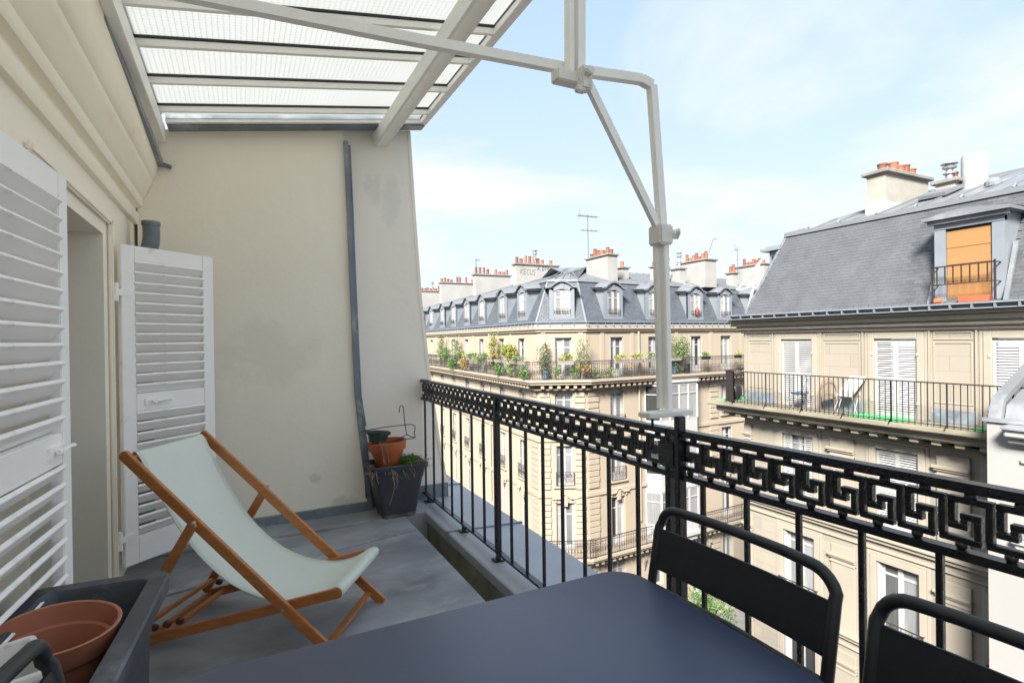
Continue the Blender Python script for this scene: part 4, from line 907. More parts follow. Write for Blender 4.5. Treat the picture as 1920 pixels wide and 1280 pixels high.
# channel purlin: web with two rolled flanges
pp = [(-.056, .0), (-.056, .085), (-.046, .09), (-.03, .055), (.0, .045), (.03, .055), (.046, .09), (.056, .085), (.056, .0), (.045, -.012), (.02, -.006), (-.02, -.006), (-.045, -.012)]
ux = V((1, 0, .164)).normalized(); uz = V((-.164, 0, 1)).normalized(); pc = V((1.05, 0, cz(1.05)-.11))
q = MB(); q.ext(pp, lambda a, c: tuple(pc+ux*a+uz*c+V((0, -1.3, 0))), lambda a, c: tuple(pc+ux*a+uz*c+V((0, 4.45, 0)))); q.build('purlin', frame_p, CA, smooth=35)
q = MB(); q.beam((-.42, 4.30, cz(-.42)+.03), (1.36, 4.30, cz(1.36)+.03), .10, .09); q.beam((.60, 4.385, cz(.6)+.085), (1.40, 4.385, cz(1.4)+.085), .16, .012); q.build('end_flashing_and_sun_cover', zinc_s, CA)  # wide second strip added to keep a sun patch off the end wall
q = MB(); q.beam((-.42, 4.235, cz(-.42)+.01), (1.36, 4.235, cz(1.36)+.01), .03, .02); q.build('glazing_bar', frame_p, CA)
q = MB(); e = [(-.50, 1.5, 2.70), (-.495, 2.6, 2.69), (-.482, 3.4, 2.64), (-.468, 3.95, 2.585), (-.462, 4.33, 2.545)]
for a, c in zip(e, e[1:]): q.beam(a, c, .03, .045)
q.beam(e[-1], (-.40, 4.33, 2.53), .03, .02); q.build('drip_strip', zinc_s, CA)
q = MB(); q.beam((-.66, -1.3, 2.935), (-.66, 4.36, 2.935), .01, .02); q.face([(-.66, -1.3, 2.94), (-.45, -1.3, cz(-.45)+.075), (-.45, 4.36, cz(-.45)+.075), (-.66, 4.36, 2.94)]); q.build('sun_leak_cover', zinc_s, CA)  # added plate, blocks sun leaking between house wall and glass

# iron support frame with post
FR = empty('support_frame', (1.345, 1.48, 1.07), 'old white iron support post with bent arm, diagonal brace and hanger clamped above the railing', 'support frame')
px, py = 1.343, 1.48
q = MB(); q.beam((px-.004, py+.013, 1.075), (px-.014, py+.013, 1.665), .022, .022, (0, 1, 0)); q.beam((px+.010, py-.011, 1.075), (px+.002, py-.011, 1.665), .024, .022, (0, 1, 0)); q.build('post', frame_p, FR, bevel=.003)
q = MB(); q.box(px-.036, px+.024, py-.034, py+.034, 1.655, 1.725); q.build('collar', rust_p, FR, bevel=.006)
q = MB(); q.tube([(px-.02, py-.075, 1.692), (px+.05, py-.0, 1.70)], .001, 4) if False else q.tube([(px+.028, py-.01, 1.695), (px+.055, py-.02, 1.695)], .017, 8); q.tube([(px+.02, py-.05, 1.695), (px+.03, py-.058, 1.695)], .012, 6); q.build('bolt', rust_p, FR, smooth=40)
arm = [(px-.002, py-.002, 1.72), (px-.018, py, 1.95), (px-.032, py+.003, 2.17), (px-.036, py+.003, 2.215), (px-.075, py+.012, 2.232), (1.0, 1.545, 2.236), (.4, 1.612, 2.243), (-.63, 1.70, 2.25)]
q = MB()
for a, c in zip(arm[:3], arm[1:4]): q.beam(a, c, .029, .026, (0, 1, 0))
q.build('upright', frame_p, FR)
q = MB(); q.beam(arm[3], arm[4], .028, .030); [q.beam(a, c, .028, .030) for a, c in zip(arm[4:], arm[5:])]; q.build('arm', frame_p, FR)
q = MB(); q.beam((px-.016, py-.0, 1.715), (1.035, 1.50, 2.20), .027, .020, (0, 1, 0)); q.build('brace', frame_p, FR)
q = MB(); q.beam((.985, 1.515, 2.17), (.985, 1.50, cz(1)-.11), .018, .034, (0, 1, 0)); q.beam((1.018, 1.505, 2.17), (1.02, 1.49, cz(1)-.11), .028, .030, (0, 1, 0)); q.build('hanger', frame_p, FR)
q = MB(); q.box(.925, 1.045, 1.488, 1.535, 2.165, 2.205); q.box(1.0, 1.04, 1.46, 1.50, 2.14, 2.215); q.box(.985, 1.02, 1.465, 1.49, 2.13, 2.15); q.tube([(1.02, 1.46, 2.192), (1.02, 1.438, 2.192)], .016, 8); q.build('clamp', rust_p, FR, bevel=.004)
q = MB(); q.box(1.245, 1.445, 1.44, 1.505, 1.052, 1.070); q.build('cross_plate', rust_p, FR, bevel=.003)
for x in (1.28, 1.405): MB().tube([(x, 1.47, 1.052), (x, 1.47, 1.015), (x+.012, 1.46, 1.0)], .005, 6).build('hook', blk, FR)

# ================================================================== railing
RA = empty('balcony_railing', (1.37, 1.48, 0), 'black wrought iron balcony railing with greek key frieze and round balls', 'railing')
RX = 1.372
def rx(y): return RX + (0 if y > 1.48 else (1.48-y)*.05)
Y0, Y1, Y2 = 4.50, 1.48, -1.4
def two(fn):
    for a, c in ((Y0, Y1), (Y1, Y2)): fn(a, c)
q = MB(); two(lambda a, c: q.beam((rx(a), a, .995), (rx(c), c, .995), .045, .022)); q.build('top_rail', iron, RA, bevel=.004)
q = MB(); two(lambda a, c: q.beam((rx(a), a, .845), (rx(c), c, .845), .040, .020)); q.build('lower_rail', iron, RA, bevel=.004)
q = MB(); two(lambda a, c: q.beam((rx(a), a, .055), (rx(c), c, .055), .040, .014)); q.build('bottom_rail', iron, RA, bevel=.003)
bmesh_ = MB().box(-.0075, .0075, -.0075, .0075, .062, .836).mesh('baluster', iron, bevel=.002, seg=1)
bys = [4.375, 4.16, 3.95, 3.75, 3.555, 3.355, 3.16] + [2.959-.185*k for k in range(1, 8)] + [1.338-.168*k for k in range(17)]
for y in bys: link('baluster', bmesh_, RA, MX.Translation((rx(y), y, 0)))
q = MB(); q.box(RX-.016, RX+.016, 2.94, 2.978, .06, .995); q.build('post', iron, RA, bevel=.003)
for dy in (0.012, -.05): q = MB(); q.box(RX-.018+dy*.2, RX+.018+dy*.2, 1.462+dy, 1.486+dy, -.02, .99 if dy > 0 else 1.055); q.build('post', iron, RA, bevel=.003)
MB().box(RX-.03, RX+.02, 1.43, 1.52, .87, .965).build('post_joint', iron, RA, bevel=.008)
for y in (4.45, -.55): MB().box(rx(y)-.016, rx(y)+.016, y-.016, y+.016, .06, .995).build('post', iron, RA, bevel=.003)
for y in (2.96, 3.52, 4.3, 1.5): 
    q = MB(); q.box(RX-.035, RX+.03, y-.03, y+.03, -.004, .012); q.box(RX-.012, RX+.012, y-.014, y+.014, .01, .05); q.build('foot', iron, RA, bevel=.003)
# greek key modules
H = .088; zb = .8765
def keymesh(wm):
    P = [(0, 0), (.76, 0), (.76, .60), (.47, .60), (.47, .34), (.20, .34), (.20, 1), (1, 1), (1, 0)]; t = .0142; b = MB()
    pts = [((p-.5)*wm, q*H) for p, q in P]
    for k, ((a, c), (a2, c2)) in enumerate(zip(pts, pts[1:])):
        if abs(c-c2) < 1e-6: lo, hi = min(a, a2), max(a, a2); b.box(-.009, .009, lo-t/2, hi+t/2, c-t/2, c+t/2)
        else: lo, hi = min(c, c2), max(c, c2); b.box(-.0088, .0088, a-t/2+.0003, a+t/2-.0003, lo+t/2, hi-t/2)
    b.M = MX.Identity(4)
    return b.mesh('greek_key', iron, bevel=.0016, seg=1)
ball = bpy.data.meshes.new('ball'); _b = bmesh.new(); bmesh.ops.create_uvsphere(_b, u_segments=12, v_segments=8, radius=.0118); _b.to_mesh(ball); _b.free(); ball.materials.append(iron)
for p in ball.polygons: p.use_smooth = True
def keys(a, c, n):
    wm = (a-c)/n; me = keymesh(wm)
    for k in range(n):
        y = a-(k+.5)*wm; M = MX.Translation((rx(y), y, zb)) @ MX.Rotation(R(180), 4, 'Z'); link('greek_key', me, RA, M)
        link('ball', ball, RA, MX.Translation((rx(y), y-.08*wm, zb+H+.0110))); link('ball', ball, RA, MX.Translation((rx(y), y+.12*wm, zb-.0120)))
keys(4.43, 2.982, 16); keys(2.936, 1.51, 16); keys(1.425, -.535, 23)

# ================================================================== table
TB = empty('table', (.38, .42, 0), 'dark slate grey metal garden table with rounded corners in the foreground', 'table')
q = MB(); q.rrect([(.385, .36, .700, .488, .755, .075), (.385, .36, .703, .500, .767, .08), (.385, .36, .733, .500, .767, .08), (.385, .36, .7385, .4975, .7645, .079), (.385, .36, .740, .493, .760, .076)], n=10); q.build('tabletop', tab_m, TB, smooth=35)
for x in (-.05, .82):
    for y in (-.33, 1.05): MB().tube([(x, y, .70), (x*1.0+(.03 if x > 0 else -.03), y+(.03 if y > 0 else -.03), 0)], .014, 10).build('leg', blk, TB, smooth=40)

# ================================================================== metal chairs
def chair(label, group):
    t = empty('metal_chair', (0, 0, 0), label, 'chair', group)
    hw = .232; r = .0118; cr_ = .055
    top = [(-hw, .045, .60), (-hw, .036, .69), (-hw, .008, .835)]
    top += [(-hw+cr_-cr_*math.cos(a), .0, .832+cr_*math.sin(a)) for a in [math.pi/2*k/6 for k in range(1, 7)]]
    top += [(x, -.004-.010*(1-(x/(hw-cr_))**2), .887) for x in [(-hw+cr_)+(2*hw-2*cr_)*k/6 for k in range(1, 6)]]
    top += [(-p[0], p[1], p[2]) for p in top[:9]][::-1]
    full = [(-hw, -.05, 0), (-hw, .03, .25), (-hw, .055, .45)]+top+[(hw, .055, .45), (hw, .03, .25), (hw, -.05, 0)]
    MB().tube(full, r, 12).build('back_frame', blk, t, smooth=50)
    q = MB(); A, B_ = [], []
    n = 10
    for k in range(n+1):
        x = -hw+.004+(2*hw-.008)*k/n; bow = -.012*(1-(x/hw)**2); A.append((x, .030+bow, .735)); B_.append((x, .010+bow, .834))
    q.strip(A, B_); q.strip([(a[0], a[1]+.004, a[2]) for a in A], [(a[0], a[1]+.004, a[2]) for a in B_]); q.strip(B_, [(a[0], a[1]+.004, a[2]) for a in B_]); q.strip(A, [(a[0], a[1]+.004, a[2]) for a in A])
    q.build('backrest', blk, t, smooth=50)
    MB().tube([(-hw, .036, .69), (0, .026, .69), (hw, .036, .69)], .008, 10).build('back_rail', blk, t, smooth=50)
    q = MB(); q.rrect([(0, .245, .437, .215, .195, .05), (0, .245, .440, .222, .202, .055), (0, .245, .452, .222, .202, .055), (0, .245, .456, .217, .197, .05)], n=6); q.build('seat', blk, t, smooth=40)
    for sx_ in (-1, 1): MB().tube([(sx_*.205, .06, .43), (sx_*.21, .40, .43), (sx_*.215, .43, .40), (sx_*.228, .47, 0)], .0118, 10).build('leg', blk, t, smooth=50)
    return t
def dup(root, M, label):
    r = root.copy(); COL.objects.link(r); r.matrix_basis = M; r['label'] = label
    for ch in list(root.children):
        c = ch.copy(); COL.objects.link(c); c.parent = r; c.matrix_parent_inverse = ch.matrix_parent_inverse
    return r
GR = 'black metal chairs around the garden table'
ch1 = chair('black metal chair between the table and the railing, in front of the iron post', GR)
ch1.matrix_basis = MX.Translation((.985, .865, 0)) @ MX.Rotation(R(91), 4, 'Z')
dup(ch1, MX.Translation((.985, .325, 0)) @ MX.Rotation(R(90), 4, 'Z'), 'black metal chair at the lower right corner, half cut by the frame')
dup(ch1, MX.Translation((-.285, .84, 0)) @ MX.Rotation(R(-92), 4, 'Z'), 'black metal chair at the lower left, its backrest corner in front of the white trough')

# ================================================================== deck chair
fx, bx_ = V((.845, -.533, 0)), V((-.845, .533, 0)); wv = V((.533, .845, 0))
D0 = V((.335, 2.35, 0))
def dk(lat, a, z): return D0+wv*lat+bx_*a+V((0, 0, z))
DC = empty('deck_chair', D0, 'folding wooden deck chair with a pale mint canvas sling', 'deck chair')
WD = .515; upv = Z
def plank(name, p, q, th_, wd_, ends=True):
    p, q = V(p), V(q); d = (q-p).normalized(); n_ = wv.normalized(); s_ = n_.cross(d).normalized(); b = MB(); r_ = wd_/2; poly = []
    L_ = (q-p).length
    for k in range(7): a = -math.pi/2+math.pi*k/6; poly.append((L_-r_*.6+r_*.6*math.cos(a)+.0, r_*math.sin(a)))
    for k in range(7): a = math.pi/2+math.pi*k/6; poly.append((r_*.6+r_*.6*math.cos(a), r_*math.sin(a)))
    b.ext(poly, lambda u, v: tuple(p+d*u+s_*v-n_*th_/2), lambda u, v: tuple(p+d*u+s_*v+n_*th_/2))
    return b.build(name, wood, DC, bevel=.003, seg=2)
for lat in (0, WD): plank('long_rail', dk(lat, -.03, -.0), dk(lat, .945, .862), .022, .045)
for lat in (.034, WD-.034): plank('seat_rail', dk(lat, -.02, .277), dk(lat, .90, .028), .020, .042)
for lat in (-.024, WD+.024): plank('support_leg', dk(lat, .60, .575), dk(lat, .955, .012), .020, .040)
def cross(name, a, z, l0, l1, w_, h_, m_=wood): MB().beam(dk(l0, a, z), dk(l1, a, z), w_, h_).build(name, m_, DC, bevel=.004)
cross('crossbar', .915, .828, 0, WD, .026, .036); cross('crossbar', .0, .272, .034, WD-.034, .03, .03); cross('foot_bar', .045, .05, 0, WD, .032, .018)
cross('crossbar', .885, .032, .034, WD-.034, .03, .022); cross('crossbar', .80, .057, .034, WD-.034, .03, .018); cross('support_bar', .905, .085, -.024, WD+.024, .028, .018)
for lat in (.034, WD-.034):
    q = MB()
    for a in (.70, .76, .82): q.beam(dk(lat, a, .095-.27*(a-.76)+.012), dk(lat, a+.028, .095-.27*(a-.76)+.018), .022, .024)
    q.build('notch_block', wood_d, DC, bevel=.003)
for lat, sg in ((0, -1), (WD, 1)):
    for a, z in ((.60, .575), (.22, .212)):
        off = .038 if a > .5 else .014
        MB().tube([dk(lat+sg*off*.5, a, z), dk(lat+sg*off, a, z)], .007, 10).build('bolt', steel, DC, smooth=40)
pr_ = catmull([(.935, .835), (.925, .856), (.895, .838), (.80, .665), (.66, .46), (.505, .315), (.36, .25), (.22, .222), (.11, .235), (.02, .285), (-.018, .282), (-.02, .255), (.01, .243)] and [V((a, z, 0)) for a, z in ((.94, .825), (.932, .850), (.90, .842), (.80, .655), (.66, .445), (.505, .305), (.36, .240), (.22, .222), (.11, .242), (.015, .292), (-.018, .286), (-.016, .258), (.01, .25))], 6)
q = MB(); nL = 14; top = []
rows_ = []
for i, p in enumerate(pr_):
    u = i/len(pr_); edge = .035+.012*math.sin(math.pi*min(1, u*1.2)); sag = .010*math.sin(math.pi*u)
    rows_.append([dk(edge+(WD-2*edge)*k/nL, p.x, p.y-sag*(1-((k/nL-.5)*2)**2)) for k in range(nL+1)])
for a, c in zip(rows_, rows_[1:]): q.strip(a, c)
me = q.mesh('sling', cloth, smooth=60); sl = link('sling', me, DC); hm = MB()
for k in (0, nL): hm.tube([r_[k]+V((0, 0, .0)) for r_ in rows_], .0032, 6)
hm.build('hem', cloth, DC, smooth=60)
sf = sl.modifiers.new('thickness', 'SOLIDIFY'); sf.thickness = .003; sf.offset = 0

# ================================================================== planters and pots at the far corner
def trough(name, cx, cy, z0, hx0, hy0, hx1, hy1, h, m_, label, cat, rz=0, rim=.022, lip=.035, dirt=None):
    b = MB(MX.Translation((cx, cy, z0)) @ MX.Rotation(rz, 4, 'Z')); r = .035
    lv = [(0, 0, .0, hx0-.008, hy0-.008, r), (0, 0, .008, hx0, hy0, r)]
    for t in (.35, .72): lv.append((0, 0, h*t, hx0+(hx1-rim-hx0)*t, hy0+(hy1-rim-hy0)*t, r))
    lv += [(0, 0, h*.725, hx0+(hx1-rim-hx0)*.725+.004, hy0+(hy1-rim-hy0)*.725+.004, r), (0, 0, h-lip, hx1-rim, hy1-rim, r), (0, 0, h-lip, hx1-.003, hy1-.003, r+.01), (0, 0, h-.006, hx1, hy1, r+.012), (0, 0, h, hx1-.006, hy1-.006, r+.01), (0, 0, h, hx1-rim-.008, hy1-rim-.008, r), (0, 0, h-.01, hx1-rim-.014, hy1-rim-.014, r), (0, 0, h*.3, hx0-.01, hy0-.01, r)]
    b.rrect(lv, n=5); o = b.build(name, m_, smooth=40, bevel=0); W[o.name] = MX.Identity(4)
    tag(o, label, cat); return o
pl1 = trough('square_planter', 1.062, 4.16, .0, .128, .115, .222, .17, .40, plas, 'square anthracite plastic planter by the party wall, holding soil and a pot', 'planter', R(2))
MB(MX.Translation((1.062, 4.16, .355)) @ MX.Rotation(R(2), 4, 'Z')).rrect([(0, 0, -.02, .17, .13, .03), (0, 0, 0, .172, .132, .03)], n=4).build('soil', soil, pl1)
q = MB(MX.Translation((1.062, 4.16, 0)) @ MX.Rotation(R(2), 4, 'Z')); q.rrect([(0, 0, .002, .128, .118, .036), (0, 0, .03, .133, .122, .036)], n=5, cap=(False, False)); q.build('dirty_base', mat('dried_mud', (.17, .155, .14), (.06, .06, .062), 12, 8, .9), pl1)
rp = MB().lathe((0, 0, 0), [(.0, .002), (.085, .0), (.09, .006), (.124, .122), (.136, .124), (.140, .130), (.146, .183), (.147, .189), (.143, .193), (.134, .192), (.122, .13), (.085, .02), (0, .02)], 32)
rpo = link('flower_pot', rp.mesh('flower_pot', terra, smooth=35), None, MX.Translation((1.01, 4.165, .372)) @ MX.Rotation(R(-3), 4, 'Y')); tag(rpo, 'round orange terracotta flower pot standing in the square planter', 'flower pot')
q = MB(); hexa = []
def hexr(r, z): return [(r*math.cos(2*math.pi*(k+.5)/6), r*.8*math.sin(2*math.pi*(k+.5)/6), z) for k in range(6)]
rings = [hexr(r, z) for r, z in ((.068, 0), (.082, .055), (.098, .06), (.104, .078), (.098, .08), (.088, .076), (.062, .01))]
idx = [[q.pt(p) for p in rr_] for rr_ in rings]
for A_, B_ in zip(idx, idx[1:]):
    for k in range(6): q.f.append([A_[k], A_[(k+1) % 6], B_[(k+1) % 6], B_[k]])
q.f.append(idx[0][::-1]); q.f.append(idx[-1])
gp = link('hexagonal_pot', q.mesh('hexagonal_pot', green_p, bevel=.003), None, MX.Translation((.922, 4.14, .566)) @ MX.Rotation(R(5), 4, 'Y')); tag(gp, 'small dark green hexagonal pot resting on the rim of the terracotta pot', 'pot')
q = MB(MX.Translation((.922, 4.14, .63)) @ MX.Rotation(R(5), 4, 'Y')); q.M = MX.Translation((.922, 4.14, .566)) @ MX.Rotation(R(5), 4, 'Y'); q.face(hexr(.085, .06)); q.build('soil', terra2, gp)
# wire pot hanger lying on the pots
q = MB(); z = .655; wr = .0035
q.tube([(.82, 4.22, .645), (1.0, 4.24, .658), (1.215, 4.25, .662), (1.24, 4.23, .650), (1.238, 4.21, .635), (1.215, 4.16, .60), (1.21, 4.12, .575), (1.19, 4.10, .575), (1.05, 4.09, .572), (.85, 4.08, .565)], wr, 6)
q.tube([(1.155, 4.25, .83-.03), (1.140, 4.25, .815), (1.145, 4.24, .80), (1.145, 4.24, .77)], wr, 6) if False else None
hk = [(1.118, 4.23, .765), (1.119, 4.23, .80), (1.128, 4.23, .818), (1.142, 4.23, .818), (1.150, 4.23, .80), (1.155, 4.22, .70), (1.158, 4.18, .60), (1.175, 4.14, .585), (1.21, 4.12, .575)]
q.tube(hk, wr, 6); q.tube([(1.05, 4.09, .572), (1.10, 4.13, .585), (1.158, 4.18, .592)], wr, 6)
tag(q.build('wire_hanger', blk, smooth=50), 'bent black wire pot hanger lying over the stacked pots', 'pot hanger')
rn = random.Random(8)
q = MB()
for _ in range(260):
    a = rn.uniform(0, 2*math.pi); r_ = abs(rn.gauss(0, .045)); p = V((1.15+r_*math.cos(a), 4.085+r_*.8*math.sin(a), .352)); h = rn.uniform(.05, .125)
    d = V((rn.gauss(0, .35), rn.gauss(-.05, .35), 1)).normalized(); 
    for k in range(5):
        t = .35+.65*k/5; c = p+d*h*t; e_ = V((rn.gauss(0, 1), rn.gauss(0, 1), rn.gauss(.3, .6))).normalized()*.024; s_ = e_.cross(V((rn.gauss(0, 1), rn.gauss(0, 1), 1))).normalized()*.0035
        q.face([c, c+e_*.5+s_, c+e_, c+e_*.5-s_])
    s_ = d.cross(V((1, .3, 0))).normalized()*.0012; q.face([p-s_, p+s_, p+d*h+s_*.4, p+d*h-s_*.4])
tag(q.build('fern', leaf_g, recalc=False), 'small bright green feathery plant growing in the square planter', 'plant')
q = MB()
for _ in range(24):
    x0 = rn.uniform(.87, 1.10); p = V((x0, 4.05+rn.uniform(-.03, .03), .36)); pts = [p]; d = V((rn.gauss(0, .6), rn.uniform(-1, .1), rn.uniform(.2, 1.6))).normalized()
    for k in range(7):
        d = (d+V((rn.gauss(0, .35), rn.gauss(-.12, .2), -.38))).normalized(); c = pts[-1]+d*rn.uniform(.016, .03)
        if c.y > 3.985 and c.z < .365 and k > 0: c.z = .365
        pts.append(c)
    q.tube(pts, [.0018]*len(pts), 4)
for _ in range(7):
    p = V((.95+rn.uniform(-.03, .03), 4.02, .42)); q.tube([p, p+V((-.01+rn.gauss(0, .01), -.01, .08)), p+V((-.03+rn.gauss(0, .02), -.02, .17))], .0018, 4)
q.tube(catmull([(.985, 4.02, .40), (.99, 3.965, .36), (1.0, 3.95, .28), (.985, 3.955, .20), (.965, 3.96, .13)], 4), .0022, 5); q.tube(catmull([(1.0, 4.02, .39), (1.01, 3.965, .35), (1.02, 3.95, .27), (1.0, 3.95, .24)], 4), .002, 5); q.tube(catmull([(1.12, 4.0, .37), (1.15, 3.965, .37), (1.155, 3.955, .33), (1.15, 3.95, .31)], 4), .0018, 5)
for _ in range(6): q.tube([(1.10, 4.1, .38), (1.2, 4.05+rn.gauss(0, .02), .41), (1.28+rn.gauss(0, .02), 4.0, .425+rn.gauss(0, .006))], .0016, 4)
tag(q.build('dry_grass', straw), 'withered straw coloured stems hanging over the square planter rim', 'dry plant')
q = MB()
for _ in range(18): p = V((1.14+rn.uniform(-.03, .1), 3.93+rn.uniform(-.15, .06), -.29)); q.tube([p, p+V((rn.gauss(0, .03), rn.gauss(0, .04), .03)), p+V((rn.gauss(0, .05), rn.gauss(0, .06), rn.uniform(.02, .10)))], .0015, 4)
tag(q.build('dry_stems', straw), 'few dry stems poking out of the rain channel below the square planter', 'dry plant')

# ================================================================== big trough at the lower left
pl2 = trough('large_trough', -.425, 1.62, .0, .13, .39, .185, .475, .60, plas2, 'large weathered dark plastic trough planter at the lower left, holding a brown pot', 'planter', R(-4), rim=.044, lip=.05)
MB(MX.Translation((-.425, 1.62, .30)) @ MX.Rotation(R(-4), 4, 'Z')).rrect([(0, 0, -.02, .13, .40, .03), (0, 0, 0, .132, .402, .03)], n=4).build('soil', soil, pl2)
bp = MB().lathe((0, 0, 0), [(0, .004), (.085, 0), (.095, .008), (.118, .19), (.127, .192), (.133, .20), (.138, .245), (.140, .25), (.137, .252), (.131, .25), (.124, .20), (.115, .197), (.088, .015), (0, .012)], 40)
bpo = link('brown_pot', bp.mesh('brown_pot', terra2, smooth=35), None, MX.Translation((-.445, 1.775, .362)) @ MX.Rotation(R(3), 4, 'Y') @ MX.Rotation(R(3), 4, 'X')); tag(bpo, 'empty brown plastic flower pot standing in the large dark trough', 'flower pot')
q = MB(MX.Translation((-.505, 1.475, .448)) @ MX.Rotation(R(-68), 4, 'Z')); q.rrect([(0, 0, 0, .07, .085, .012), (0, 0, .20, .098, .115, .012), (0, 0, .205, .104, .12, .012), (0, 0, .218, .104, .12, .012), (0, 0, .218, .09, .106, .008), (0, 0, .03, .06, .07, .008)], n=3)
wt = q.build('white_trough', rust_p, bevel=.002); tag(wt, 'small rust stained white metal trough set in the large dark trough', 'planter')

# ================================================================== balcony plants and tubs across the crossing
def ballp(f, s, o, z, h, wd, m_, label, cat='plant', n=160, size=.17, name='balcony_plant', seed=1, tall=False, group='plants on the corner building balcony'):
    r_ = random.Random(seed*37+5); c = f(s, o, z+h/2); q = MB()
    stems = MB()
    if tall:
        for k in range(4):
            b0 = f(s+r_.uniform(-.15, .15)*wd, o, z); t0 = f(s+r_.uniform(-.5, .5)*wd, o+r_.uniform(-.1, .1), z+h*r_.uniform(.75, 1)); mid = b0.lerp(t0, .5)+V((r_.gauss(0, .06), r_.gauss(0, .06), 0)); stems.tube([b0, mid, t0], [.03, .02, .008], 5)
            for _ in range(n//4):
                t = r_.uniform(.15, 1); p = b0.lerp(mid, t*2) if t < .5 else mid.lerp(t0, t*2-1); leaves(q, p+V((r_.gauss(0, .10), r_.gauss(0, .10), r_.gauss(0, .06)))*min(2, wd+.6), (.05, .05, .05), 1, size, r_)
    else:
        for k in range(6):
            cc = c+f.d*r_.uniform(-.32, .32)*wd+V((0, 0, r_.uniform(-.28, .28)*h)); leaves(q, cc, (wd*.26, .18, h*.28), n//6, size, r_)
        stems.tube([f(s, o, z), f(s, o, z+h*.5)], .025, 5)
    o_ = empty('balcony_plant', f(s, o, z), label, cat, group); q.build('foliage', m_, o_, recalc=False)['kind'] = 'stuff'; stems.build('stem', bark, o_)
    return o_
PL = [
 (fL, -17.6, .55, -.9, 2.8, 1.5, leaf_p, 'tall thin pale shrub farthest along the planted balcony, beside the party wall', True, 220, .24),
 (fL, -13.6, .55, -.9, 2.6, .9, leaf_p, 'slender pale shrub in front of the fourth balcony door, left of the tall yellow climber', True, 200, .22),
 (fL, -13.7, .78, -1.1, 1.5, 1.6, leaf_b, 'round green bush hanging over the balcony rail below the slender pale shrub', False, 300, .2),
 (fL, -10.9, .80, -.95, 1.5, 1.3, leaf_o, 'orange autumn leaved bush hanging over the balcony rail', False, 260, .2),
 (fL, -9.6, .68, .05, .42, 1.6, leaf_b, 'low green plants in the box right of the orange bush', False, 160, .16),
 (fL, -5.5, .55, -.6, 2.5, .7, leaf_y, 'tall yellow green climber with a narrow pointed top', True, 260, .2),
 (fL, -2.7, .60, .05, 1.0, 1.7, leaf_y, 'big bright yellow shrub rising above the balcony rail near the corner', False, 420, .2),
 (fL, -4.9, .72, .0, .45, .8, leaf_o, 'small orange flowering plant at the left foot of the bright yellow shrub', False, 130, .15),
 (fL, -4.1, .80, -1.1, 1.0, 1.1, leaf_b, 'green trailing plant hanging through the rail below the yellow shrub', False, 220, .17),
 (fL, -1.2, .68, .05, .35, 1.6, leaf_p, 'grey green low plants in the box beside the corner of the balcony', False, 140, .14),
 (fL, -.2, .80, -1.0, .9, .8, leaf_b, 'green plant hanging below the rail just left of the balcony corner', False, 160, .16),
 (fM, .35, .55, -.9, 1.9, .7, leaf_d, 'tall dark green plant in the blue pot at the rounded corner of the balcony', True, 230, .16),
 (fM, 1.55, .70, .08, .45, .8, leaf_y, 'yellow green grass like plant in the window box before the corner door', False, 150, .17),
 (fM, 2.45, .50, -.9, 2.2, .8, leaf_p, 'tall airy pale plant right of the corner door', True, 190, .16),
 (fM, 2.5, .70, -.85, .8, .9, leaf_o, 'yellowing bush at the foot of the tall airy plant', False, 160, .14),
 (fR, .35, .55, -.95, .75, .8, leaf_p, 'low pale plant behind the rail above the green pot', False, 130, .14),
 (fR, 2.0, .70, .05, .35, .9, leaf_y, 'yellow green tuft in the leftmost of three grey boxes', False, 110, .15),
 (fR, 3.2, .70, .05, .35, 1.0, leaf_y, 'yellow green tuft in the middle of three grey boxes', False, 110, .15),
 (fR, 4.25, .70, .05, .40, .8, leaf_p, 'grey green tuft in the grey box nearest the iron post', False, 90, .15),
 (fR, 6.95, .45, -.95, 2.6, 1.9, leaf_p, 'large pale round tree like bush on the balcony right of the iron post', False, 620, .17),
 (fR, 6.6, .55, -.9, 1.0, 1.0, leaf_d, 'dark green bush below the large pale round bush', False, 180, .15),
 (fR, 9.15, .72, .05, .28, .7, leaf_b, 'small green plant in the black box on the rail, left of the dark doorway', False, 80, .13),
 (fR, 12.2, .72, .05, .30, .6, leaf_y, 'small yellow green plant in the black box at the far right of the balcony', False, 70, .13),
 (fL, -15.7, .72, -.2, .8, 1.6, leaf_b, 'bushy green plant spilling over the rail between the two slender pale shrubs', False, 240, .17),
 (fL, -12.2, .70, .0, .6, 1.2, leaf_p, 'pale green plant on the rail just left of the orange bush', False, 170, .16),
 (fL, -8.0, .66, -.5, .9, 1.2, leaf_p, 'loose pale plant behind the rail, left of the tall yellow climber', False, 190, .16),
 (fL, -6.8, .70, .0, .5, 1.0, leaf_b, 'small dark green plant on the rail at the left foot of the yellow climber', False, 150, .15),
 (fL, -2.2, .80, -.9, .8, 1.0, leaf_p, 'pale plant trailing below the boxes under the yellow shrub', False, 170, .15),
 (fM, .95, .66, -.9, .9, .8, leaf_p, 'knee high pale plant between the blue pot and the corner door', False, 150, .14),
 (fM, 2.05, .66, -.9, .7, .6, leaf_b, 'small green plant at the right foot of the corner door', False, 120, .13),
 (fR, 1.1, .60, -.95, .6, .9, leaf_p, 'low pale plant behind the rail, left of the three grey boxes', False, 120, .13),
]
for k, (f, s, o, z, h, wd, m_, lab, tall, n, sz) in enumerate(PL): ballp(f, s, o, z, h, wd, m_, lab, n=int(n*2.3), size=sz*.74, seed=k, tall=tall)
boxm = {}
